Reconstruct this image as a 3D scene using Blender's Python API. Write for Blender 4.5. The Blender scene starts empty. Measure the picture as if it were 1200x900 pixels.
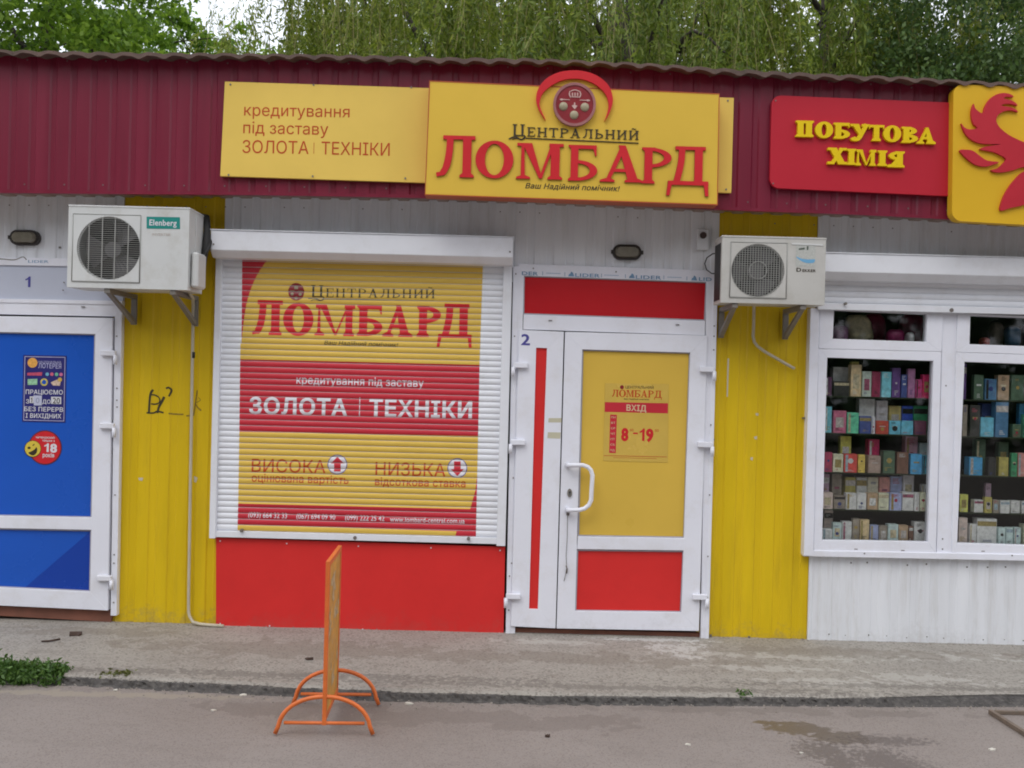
import bpy, bmesh, math, random
import numpy as np
from mathutils import Vector, Matrix, noise
from mathutils.geometry import delaunay_2d_cdt
R = math.radians
random.seed(7); rng = np.random.default_rng(11)
scn = bpy.context.scene
COL = scn.collection

# ------------------------------------------------------------------ camera
F = 1167.0                                   # focal length in pixels of a 1200 px wide picture
CAM = Vector((0, -6.6, 1.72)); ROLL = R(1.45); PITCH = R(-0.25)
fw = Vector((0, math.cos(PITCH), math.sin(PITCH)))
up0 = Vector((0, -math.sin(PITCH), math.cos(PITCH)))
rt0 = Vector((1, 0, 0))
rt = rt0*math.cos(ROLL) + up0*math.sin(ROLL)
up = up0*math.cos(ROLL) - rt0*math.sin(ROLL)
cd = bpy.data.cameras.new('camera'); cam = bpy.data.objects.new('camera', cd); COL.objects.link(cam)
cd.sensor_width = 36; cd.lens = 36*F/1200; cd.clip_end = 2000; cd.clip_start = .05
M = Matrix((rt, up, -fw)).transposed().to_4x4(); M.translation = CAM
cam.matrix_world = M
scn.camera = cam
# ------------------------------------------------------------------ world, sun, exposure
SUN_EL, SUN_AZ = R(52), R(-28)               # high soft sun in front of the facade, from the left
wd = bpy.data.worlds.new('World'); scn.world = wd; wd.use_nodes = True
nt = wd.node_tree; bg = nt.nodes['Background']
sky = nt.nodes.new('ShaderNodeTexSky'); sky.sky_type = 'NISHITA'; sky.sun_disc = False
sky.sun_elevation = SUN_EL; sky.sun_rotation = R(180) + SUN_AZ; sky.air_density = 1.4; sky.dust_density = 6
# pale cloud cover over the clear sky
ctc = nt.nodes.new('ShaderNodeTexCoord'); cmp_ = nt.nodes.new('ShaderNodeMapping'); cmp_.inputs['Scale'].default_value = (1, 1, 2.5)
cno = nt.nodes.new('ShaderNodeTexNoise'); cno.inputs['Scale'].default_value = 2.2; cno.inputs['Detail'].default_value = 6
nt.links.new(ctc.outputs['Generated'], cmp_.inputs[0]); nt.links.new(cmp_.outputs[0], cno.inputs['Vector'])
crm = nt.nodes.new('ShaderNodeMapRange'); crm.inputs['From Min'].default_value = .3; crm.inputs['From Max'].default_value = .55; crm.inputs['To Min'].default_value = .72; crm.inputs['To Max'].default_value = .96
nt.links.new(cno.outputs[0], crm.inputs[0])
cmx = nt.nodes.new('ShaderNodeMix'); cmx.data_type = 'RGBA'; cmx.inputs[7].default_value = (7.6, 7.95, 8.7, 1)
nt.links.new(crm.outputs[0], cmx.inputs[0]); nt.links.new(sky.outputs[0], cmx.inputs[6]); nt.links.new(cmx.outputs[2], bg.inputs['Color'])
bg.inputs['Strength'].default_value = .12
sl = bpy.data.lights.new('sun', 'SUN'); sl.energy = .6; sl.angle = R(30); sl.color = (1, .96, .9)
so = bpy.data.objects.new('sun', sl); COL.objects.link(so)
so.rotation_euler = Vector((math.sin(SUN_AZ)*math.cos(SUN_EL), -math.cos(SUN_AZ)*math.cos(SUN_EL), math.sin(SUN_EL))).to_track_quat('Z', 'Y').to_euler()
vs = scn.view_settings
vs.view_transform = 'Standard'; vs.look = 'None'; vs.gamma = 1; vs.exposure = .58; vs.use_curve_mapping = False
scn.render.engine = 'CYCLES'
scn.cycles.filter_width = 1.9; scn.cycles.max_bounces = 8; scn.cycles.transparent_max_bounces = 12

# ------------------------------------------------------------------ placing: a ray through the photograph meets a real plane
def ray(px, py): return fw + rt*((px-600)/F) + up*((450-py)/F)
def W(px, py, Y):                            # on the upright plane at depth Y
    d = ray(px, py); return CAM + d*((Y-CAM.y)/d.y)
def G(px, py, z=0.0):                        # on the level plane at height z
    d = ray(px, py); return CAM + d*((z-CAM.z)/d.z)

# ------------------------------------------------------------------ materials
def lin(c): return tuple((x/255/12.92 if x/255 <= .04045 else ((x/255+.055)/1.055)**2.4) for x in c)
MATS = {}
def mat(name, col, rough=.5, var=.12, scale=3.0, bump=0.0, bscale=60, metal=0, spec=.5, grime=0.0, gcol=(.12,.09,.06), stretch=(1,1,1), coat=0, splash=0.0):
    if name in MATS: return MATS[name]
    m = bpy.data.materials.new(name); m.use_nodes = True; MATS[name] = m
    n, l = m.node_tree.nodes, m.node_tree.links; b = n['Principled BSDF']
    b.inputs['Metallic'].default_value = metal; b.inputs['Specular IOR Level'].default_value = spec
    b.inputs['Coat Weight'].default_value = coat; b.inputs['Coat Roughness'].default_value = .25
    tc = n.new('ShaderNodeNewGeometry'); mp = n.new('ShaderNodeMapping'); mp.inputs['Scale'].default_value = stretch
    l.new(tc.outputs['Position'], mp.inputs[0])
    t = n.new('ShaderNodeTexNoise'); t.inputs['Scale'].default_value = scale; t.inputs['Detail'].default_value = 6; t.inputs['Roughness'].default_value = .6
    l.new(mp.outputs[0], t.inputs['Vector'])
    r = n.new('ShaderNodeMapRange'); r.inputs['From Min'].default_value = .25; r.inputs['From Max'].default_value = .75
    r.inputs['To Min'].default_value = 1-var; r.inputs['To Max'].default_value = 1+var; l.new(t.outputs[0], r.inputs[0])
    mx = n.new('ShaderNodeVectorMath'); mx.operation = 'SCALE'; mx.inputs[0].default_value = col[:3]
    l.new(r.outputs[0], mx.inputs['Scale']); out = mx.outputs[0]
    if grime:
        t2 = n.new('ShaderNodeTexNoise'); t2.inputs['Scale'].default_value = scale*2.3; t2.inputs['Detail'].default_value = 10; t2.inputs['Roughness'].default_value = .72
        l.new(mp.outputs[0], t2.inputs['Vector'])
        r2 = n.new('ShaderNodeMapRange'); r2.inputs['From Min'].default_value = .5; r2.inputs['From Max'].default_value = .8; r2.inputs['To Max'].default_value = grime
        l.new(t2.outputs[0], r2.inputs[0])
        mm = n.new('ShaderNodeMix'); mm.data_type = 'RGBA'; mm.inputs[7].default_value = (*gcol, 1)
        l.new(r2.outputs[0], mm.inputs[0]); l.new(out, mm.inputs[6]); out = mm.outputs[2]
    if splash:                               # mud thrown up from the pavement: a real layer of dirt near the ground
        sp = n.new('ShaderNodeSeparateXYZ'); l.new(tc.outputs['Position'], sp.inputs[0])
        t4 = n.new('ShaderNodeTexNoise'); t4.inputs['Scale'].default_value = 26; t4.inputs['Detail'].default_value = 9; t4.inputs['Roughness'].default_value = .75; l.new(tc.outputs['Position'], t4.inputs['Vector'])
        t5 = n.new('ShaderNodeTexNoise'); t5.inputs['Scale'].default_value = 3.1; t5.inputs['Detail'].default_value = 4; l.new(tc.outputs['Position'], t5.inputs['Vector'])
        za = n.new('ShaderNodeMapRange'); za.inputs['From Min'].default_value = .05; za.inputs['From Max'].default_value = .3; za.inputs['To Min'].default_value = .2; za.inputs['To Max'].default_value = -.2; l.new(sp.outputs['Z'], za.inputs[0])
        ad = n.new('ShaderNodeMath'); ad.operation = 'ADD'; l.new(za.outputs[0], ad.inputs[0]); l.new(t4.outputs[0], ad.inputs[1])
        ad2 = n.new('ShaderNodeMath'); ad2.operation = 'MULTIPLY_ADD'; ad2.inputs[1].default_value = .5; l.new(t5.outputs[0], ad2.inputs[0]); l.new(ad.outputs[0], ad2.inputs[2])
        rr_ = n.new('ShaderNodeMapRange'); rr_.inputs['From Min'].default_value = .82; rr_.inputs['From Max'].default_value = 1.05; rr_.inputs['To Max'].default_value = splash; l.new(ad2.outputs[0], rr_.inputs[0])
        mm = n.new('ShaderNodeMix'); mm.data_type = 'RGBA'; mm.inputs[7].default_value = (.2,.165,.13,1)
        l.new(rr_.outputs[0], mm.inputs[0]); l.new(out, mm.inputs[6]); out = mm.outputs[2]
    l.new(out, b.inputs['Base Color'])
    r3 = n.new('ShaderNodeMapRange'); r3.inputs['To Min'].default_value = max(.03, rough-.1); r3.inputs['To Max'].default_value = min(1, rough+.12)
    l.new(t.outputs[0], r3.inputs[0]); l.new(r3.outputs[0], b.inputs['Roughness'])
    if bump:
        t3 = n.new('ShaderNodeTexNoise'); t3.inputs['Scale'].default_value = bscale; t3.inputs['Detail'].default_value = 5
        l.new(tc.outputs['Position'], t3.inputs['Vector'])
        bu = n.new('ShaderNodeBump'); bu.inputs['Strength'].default_value = .6; bu.inputs['Distance'].default_value = bump
        l.new(t3.outputs[0], bu.inputs['Height']); l.new(bu.outputs[0], b.inputs['Normal'])
    return m

WHITE_PVC = mat('white_pvc', (.78,.79,.86), .35, .04, 2.5, grime=.25, gcol=(.45,.38,.27), splash=.12)
WHITE_SHEET = mat('white_profiled_steel', (.75,.765,.8), .42, .07, 2.5, .0008, 12, grime=.4, gcol=(.38,.34,.27), stretch=(3,3,.3), splash=.15)
YELLOW_SHEET = mat('yellow_profiled_steel', (.68,.465,.005), .42, .09, 2.5, .0008, 12, grime=.35, gcol=(.33,.2,.02), stretch=(3,3,.3), spec=.35, splash=.35)
FASCIA = mat('wine_red_steel', (.185,.012,.034), .33, .12, 2, .001, 9, grime=.32, gcol=(.07,.012,.02), stretch=(5,5,.3), spec=.4)
SOFFIT = mat('soffit_steel', (.34,.25,.2), .55, .2, 6, grime=.5)
ROOFM = mat('roof_slate_sheet', (.13,.085,.07), .85, .35, 8, .004, 45, grime=.5, gcol=(.04,.04,.025))
RED_PANEL = mat('red_panel', (.67,.03,.028), .38, .06, 2.5, grime=.1, gcol=(.25,.02,.02), spec=.3, splash=.14)
RED_DARKER = mat('red_glass_film', (.5,.012,.018), .22, .05, 2.5, spec=.4)
YEL_PANEL = mat('yellow_door_film', (.68,.45,.07), .3, .05, 2, spec=.3)
BLUE = mat('blue_print', (.012,.095,.5), .28, .06, 1.6, spec=.35)
BLUE_DK = mat('blue_print_dark', (.008,.052,.36), .28, .06, 1.6, spec=.35)
SHUT_WHITE = mat('shutter_white', (.76,.775,.82), .4, .05, 3, grime=.25, gcol=(.4,.36,.3))
SHUT_GREY = mat('shutter_seam', (.36,.35,.4), .5, .1, 9)
FILM_YEL = mat('film_yellow', (.7,.47,.085), .38, .06, 2, spec=.25)
FILM_RED = mat('film_red', (.54,.028,.045), .38, .08, 2, spec=.3)
FILM_WHITE = mat('film_white', (.7,.68,.72), .4, .05, 2)
INK_BLACK = mat('print_black', (.035,.025,.012), .4, .1)
INK_ORANGE = mat('print_orange_red', (.5,.06,.01), .45, .08, spec=.35)
INK_BLUE = mat('print_violet_blue', (.07,.065,.3), .4, .1)
INK_TAPE = mat('tape_blue_print', (.16,.3,.46), .5, .3, 40)
SIGN_YEL = mat('sign_yellow', (.72,.475,.06), .4, .06, 1.5, spec=.25)
BAN_YEL = mat('banner_yellow', (.8,.56,.12), .33, .06, 1.5, grime=.12, gcol=(.5,.33,.08), spec=.25)
SIGN_EDGE = mat('sign_orange_edge', (.45,.09,.02), .45, .1)
LETTER_RED = mat('letter_red', (.6,.02,.028), .38, .07, 4, spec=.3)
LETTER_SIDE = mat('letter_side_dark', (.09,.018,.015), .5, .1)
MEDAL = mat('medallion_red', (.25,.013,.02), .35, .15, 10)
MEDAL_RIM = mat('medallion_rim', (.33,.13,.13), .35, .2, 12)
PEARL = mat('medallion_pearl', (.33,.28,.18), .4, .2, 30)
HSIGN_RED = mat('household_sign_red', (.48,.015,.032), .42, .07, 1.4, spec=.3)
HSIGN_YEL = mat('household_sign_yellow', (.7,.42,.02), .4, .06, 1.5, spec=.25)
LETTER_YEL = mat('letter_yellow', (.78,.55,.005), .4, .05, spec=.25)
PHX = mat('phoenix_red', (.48,.02,.035), .4, .08, 4, spec=.3)
AC_WHITE = mat('ac_white', (.6,.61,.6), .42, .06, 3, grime=.4, gcol=(.33,.29,.2))
AC_CREAM = mat('ac_cream', (.5,.49,.46), .45, .06, 3, grime=.35, gcol=(.28,.25,.18))
AC_GRILL = mat('ac_grille', (.3,.3,.28), .5, .1, 8)
AC_DARK = mat('ac_dark_core', (.018,.017,.017), .6, .3, 20)
AC_FAN = mat('ac_fan', (.12,.115,.12), .5, .2, 10)
STEEL_GREY = mat('grey_bracket', (.2,.185,.165), .55, .15, 12, grime=.4, gcol=(.16,.09,.05))
TEAL = mat('teal_label', (.015,.24,.21), .35, .06)
BLACK = mat('black_rubber', (.02,.02,.02), .6, .2)
LAMP_GLASS = mat('lamp_glass', (.19,.17,.13), .2, .2, 20, coat=.6)
LAMP_RIM = mat('lamp_rim', (.04,.032,.028), .5, .2)
THRESH = mat('threshold_brown', (.22,.085,.055), .7, .25, 8)
ORANGE = mat('orange_paint', (.68,.155,.03), .42, .12, 14, .0006, 60, grime=.35, gcol=(.35,.07,.02))
BOARD_OLD = mat('weathered_board', (.6,.29,.04), .6, .35, 12, grime=.8, gcol=(.4,.36,.3))
HOSE = mat('hose_cream', (.5,.45,.34), .5, .1, 6, grime=.2)
SCREW = mat('screw_grey', (.16,.14,.13), .5, .3, 40)
RUST = mat('rusty_steel', (.16,.12,.09), .7, .35, 20, .002, 60, grime=.6, gcol=(.14,.15,.13))
INNER = mat('dark_interior', (.028,.035,.016), .7, .3, 5)
SHELF = mat('dark_shelf', (.03,.045,.018), .5, .25, 8)
GRAFF = mat('graffiti_black', (.035,.028,.01), .6, .5, 60)
GRAFF2 = mat('graffiti_faded', (.26,.17,.015), .6, .3, 60)
DIRTY_TAPE = mat('old_tape_marks', (.55,.5,.38), .5, .1)

# ------------------------------------------------------------------ mesh helpers
def tag(o, label=None, cat=None, group=None, kind=None):
    for k, v in (('label', label), ('category', cat), ('group', group), ('kind', kind)):
        if v: o[k] = v
    return o
ORG = {}
def thing(name, label, cat, loc=(0,0,0), group=None):
    o = bpy.data.objects.new(name, None); COL.objects.link(o); o.location = loc; o.empty_display_size = .1
    ORG[o] = Vector(loc); return tag(o, label, cat, group)
def part_empty(name, parent):
    o = bpy.data.objects.new(name, None); COL.objects.link(o); o.parent = parent; o.empty_display_size = .05
    ORG[o] = ORG[parent]; return o
def link_mesh(name, me, m, parent=None, loc=None):
    o = bpy.data.objects.new(name, me); COL.objects.link(o)
    if m is not None and not me.materials: me.materials.append(m)
    if parent is not None: o.parent = parent; ORG[o] = ORG[parent]
    if loc is not None: o.location = Vector(loc) - (ORG[parent] if parent is not None else Vector())
    return o
class B:
    """collects shapes in world coordinates and links them as one mesh"""
    def __init__(s): s.bm = bmesh.new()
    def faces(s, vs, fs):
        v = [s.bm.verts.new(p) for p in vs]
        out = []
        for f in fs:
            try: out.append(s.bm.faces.new([v[i] for i in f]))
            except ValueError: pass
        return v, out
    def hexa(s, a, b, bev=0):                # a, b: two matching quads
        n = len(a); v, f = s.faces(list(a)+list(b), [tuple(range(n))[::-1], tuple(range(n, 2*n))] + [(i, (i+1) % n, n+(i+1) % n, n+i) for i in range(n)])
        if bev: bmesh.ops.bevel(s.bm, geom=list({e for x in f for e in x.edges}), offset=bev, segments=1, affect='EDGES', clamp_overlap=True)
        return s
    def box(s, x0, x1, y0, y1, z0, z1, bev=0):
        q = lambda y: [Vector((x0,y,z0)), Vector((x1,y,z0)), Vector((x1,y,z1)), Vector((x0,y,z1))]
        return s.hexa(q(y1), q(y0), bev)
    def quad(s, TL, TR, BR, BL, Y, th, bev=0):   # picture corners on the plane Y, thickness going back
        q = [W(*p, Y) for p in (BL, BR, TR, TL)]
        return s.hexa([v+Vector((0,th,0)) for v in q], q, bev)
    def frame(s, O, I, Y, th, bev=.0015, skip=()):
        for i in range(4):
            if i in skip: continue
            j = (i+1) % 4; q = [W(*p, Y) for p in (O[i], I[i], I[j], O[j])]
            s.hexa([v+Vector((0,th,0)) for v in q], q, bev)
        return s
    def tube(s, pts, r, n=8, cap=True):
        pts = [Vector(p) for p in pts]; k = len(pts); rr = r if hasattr(r, '__len__') else [r]*k; rings = []
        t0 = (pts[1]-pts[0]).normalized(); u = t0.orthogonal().normalized()
        for i, p in enumerate(pts):
            t = (pts[min(i+1, k-1)]-pts[max(i-1, 0)]).normalized(); u = (u - t*u.dot(t)).normalized(); w = t.cross(u)
            rings.append([s.bm.verts.new(p + (u*math.cos(a)+w*math.sin(a))*rr[i]) for a in (2*math.pi*j/n for j in range(n))])
        for a, b in zip(rings, rings[1:]):
            for j in range(n):
                f = s.bm.faces.new([a[j], a[(j+1) % n], b[(j+1) % n], b[j]]); f.smooth = True
        if cap: s.bm.faces.new(rings[0][::-1]); s.bm.faces.new(rings[-1])
        return s
    def ext(s, sh, Y, th, smooth=False):     # flat shape (verts in picture px, faces) -> solid
        V2, Fs = sh; q = [W(x, y, Y) for x, y in V2]; n = len(q)
        v = [s.bm.verts.new(p) for p in q]; w = [s.bm.verts.new(p+Vector((0,th,0))) for p in q] if th else None
        cnt = {}
        for f in Fs:
            try: s.bm.faces.new([v[i] for i in f])
            except ValueError: continue
            if th: s.bm.faces.new([w[i] for i in f][::-1])
            for a, b in zip(f, list(f[1:])+[f[0]]): cnt[(a, b)] = 1
        if th:
            for a, b in cnt:
                if (b, a) not in cnt:
                    try: s.bm.faces.new([v[b], v[a], w[a], w[b]])
                    except ValueError: pass
        return s
    def mesh(s, name, org=Vector()):
        bmesh.ops.recalc_face_normals(s.bm, faces=s.bm.faces) if len(s.bm.faces) < 60000 else None
        me = bpy.data.meshes.new(name)
        for v in s.bm.verts: v.co -= org
        s.bm.to_mesh(me); s.bm.free(); return me
    def done(s, name, m, parent=None):
        return link_mesh(name, s.mesh(name, ORG[parent] if parent is not None else Vector()), m, parent)

def shape(polys, holes=()):
    """union of polygons minus holes, triangulated; works in any 2-D unit"""
    vs, fs = [], []
    for p in list(polys)+list(holes):
        p = [(float(x), float(y)) for x, y in p]
        if sum(a[0]*b[1]-b[0]*a[1] for a, b in zip(p, p[1:]+p[:1])) < 0: p = p[::-1]
        fs.append(list(range(len(vs), len(vs)+len(p)))); vs += [Vector(q) for q in p]
    npol = len(polys)
    v, e, f, ov, oe, of = delaunay_2d_cdt(vs, [], fs, 0, 1e-5)
    keep = [t for t, o in zip(f, of) if any(i < npol for i in o) and not any(i >= npol for i in o)]
    # consistent winding as seen by the camera does not matter for flat film; keep order
    return [(p.x, p.y) for p in v], [list(t) for t in keep]
def ell(cx, cy, rx, ry=None, n=28, a0=0, a1=360):
    ry = ry or rx
    return [(cx+rx*math.cos(R(a0+(a1-a0)*i/n)), cy+ry*math.sin(R(a0+(a1-a0)*i/n))) for i in range(n if a1-a0 == 360 else n+1)]
def smooth(pts, n=5, closed=True):           # Catmull-Rom
    out = []; k = len(pts)
    for i in range(k if closed else k-1):
        p = [pts[(i+j) % k] if closed else pts[min(max(i+j, 0), k-1)] for j in (-1, 0, 1, 2)]
        for q in range(n):
            t = q/n
            out.append(tuple(.5*(2*p[1][c]+(p[2][c]-p[0][c])*t+(2*p[0][c]-5*p[1][c]+4*p[2][c]-p[3][c])*t*t+(3*p[1][c]-p[0][c]-3*p[2][c]+p[3][c])*t**3) for c in (0, 1)))
    if not closed: out.append(tuple(pts[-1]))
    return out
def ribbon(pts, ws):                         # polyline with width -> list of quads
    out = []; k = len(pts)
    if not hasattr(ws, '__len__'): ws = [ws]*k
    L = []
    for i, p in enumerate(pts):
        a, b = pts[max(i-1, 0)], pts[min(i+1, k-1)]; dx, dy = b[0]-a[0], b[1]-a[1]; d = math.hypot(dx, dy) or 1
        L.append(((p[0]-dy/d*ws[i]/2, p[1]+dx/d*ws[i]/2), (p[0]+dy/d*ws[i]/2, p[1]-dx/d*ws[i]/2)))
    for a, b in zip(L, L[1:]): out.append([a[0], a[1], b[1], b[0]])
    return out
def merge(*shs):
    V, Fs = [], []
    for v, f in shs: o = len(V); V += list(v); Fs += [[i+o for i in t] for t in f]
    return V, Fs
UPX, UPY = math.sin(R(1.4)), -math.cos(R(1.4))
_tc = {}
def _loops(s, res=3):
    """outlines of some lettering as closed loops (the font's outlines overlap, so they are filled below)"""
    c = bpy.data.curves.new('t', 'FONT'); c.body = s; c.resolution_u = res; c.fill_mode = 'NONE'
    o = bpy.data.objects.new('t', c); COL.objects.link(o)
    dg = bpy.context.evaluated_depsgraph_get(); me = bpy.data.meshes.new_from_object(o.evaluated_get(dg))
    P = [(v.co.x, v.co.y/.729) for v in me.vertices]; nb = {}
    for e in me.edges: nb.setdefault(e.vertices[0], []).append(e.vertices[1]); nb.setdefault(e.vertices[1], []).append(e.vertices[0])
    bpy.data.objects.remove(o); bpy.data.curves.remove(c); bpy.data.meshes.remove(me); seen = set(); out = []
    for i in range(len(P)):
        if i in seen or i not in nb: continue
        L = [i]; seen.add(i); nx_ = max(nb[i]) if len(nb[i]) > 1 and i+1 not in nb[i] else (i+1 if i+1 in nb[i] else nb[i][0])
        while nx_ not in seen: L.append(nx_); seen.add(nx_); q = [k for k in nb[nx_] if k not in seen]; nx_ = q[0] if q else i
        pts = [P[k] for k in L]; pts = [p for j, p in enumerate(pts) if math.dist(p, pts[j-1]) > 1e-5]
        if len(pts) > 2: out.append(pts)
    return out
def wind_fill(loops):
    vs, es = [], []
    for p in loops: o = len(vs); vs += [Vector(q) for q in p]; es += [(o+i, o+(i+1) % len(p)) for i in range(len(p))]
    v, e, f, ov, oe, of = delaunay_2d_cdt(vs, es, [], 0, 1e-5); keep = []
    for t in f:
        x = sum(v[i].x for i in t)/3; y = sum(v[i].y for i in t)/3; w = 0
        for p in loops:
            for a, b in zip(p, p[1:]+p[:1]):
                if (a[1] <= y) != (b[1] <= y):
                    if a[0]+(y-a[1])/(b[1]-a[1])*(b[0]-a[0]) > x: w += 1 if b[1] > a[1] else -1
        if w: keep.append(list(t))
    return [(p.x, p.y) for p in v], keep
def _width(s): return max(p[0] for l_ in _loops(s, 1) for p in l_)
def _char(ch, bold):
    """one character as filled triangles; bold thickens its strokes"""
    k = (ch, bold)
    if k not in _tc:
        adv = _width('H'+ch+'H')-_width('HH'); P, Fs = [], []
        if ch != ' ':
            L = _loops(ch); ar = [sum(a[0]*b[1]-b[0]*a[1] for a, b in zip(p, p[1:]+p[:1])) for p in L]; big = max(ar, key=abs)
            sol, hol = [], []
            for p, a_ in zip(L, ar):
                solid = a_*big > 0; o_ = []
                for j, q in enumerate(p):
                    u, w = p[j-1], p[(j+1) % len(p)]; d1 = (q[0]-u[0], q[1]-u[1]); d2 = (w[0]-q[0], w[1]-q[1]); l1, l2 = math.hypot(*d1), math.hypot(*d2)
                    n1, n2 = (d1[1]/l1, -d1[0]/l1), (d2[1]/l2, -d2[0]/l2); m_ = (n1[0]+n2[0], n1[1]+n2[1]); dd = m_[0]*n1[0]+m_[1]*n1[1]
                    g_ = bold*(1 if big > 0 else -1)/max(dd, .6); o_.append((q[0]+m_[0]*g_, q[1]+m_[1]*g_))
                sol.append(o_)
            P, Fs = wind_fill(sol)
        _tc[k] = (P, Fs, adv)
    return _tc[k]
def raw_text(s, bold=0, res=3):
    V, Fs, x = [], [], 0
    for ch in s:
        P, f, adv = _char(ch, bold); o = len(V)
        V += [(p[0]+x, p[1]) for p in P]; Fs += [[i+o for i in t] for t in f]; x += adv+bold*1.2
    return V, Fs
ONE = [(.30,0),(.52,0),(.52,1),(.36,1),(.3,.9),(.2,.82),(.06,.77),(.06,.62),(.18,.66),(.30,.73)]
def one(x0, x1, by, cap):
    return shape([[(x0+(x1-x0)*(x-.06)/.46+UPX*y*cap, by+UPY*y*cap) for x, y in ONE]])
def text(s, p0, p1, cap, bold=0, shear=0, res=3):
    """lettering fitted between two picture points on its baseline; cap is the capital height in px"""
    P, Fs = raw_text(s, bold, res); x0 = min(p[0] for p in P); x1 = max(p[0] for p in P)
    out = []
    for x, y in P:
        t = (x-x0)/(x1-x0); h = y*cap
        out.append((p0[0]+(p1[0]-p0[0])*t + UPX*h + shear*h, p0[1]+(p1[1]-p0[1])*t + UPY*h))
    return out, Fs

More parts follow.
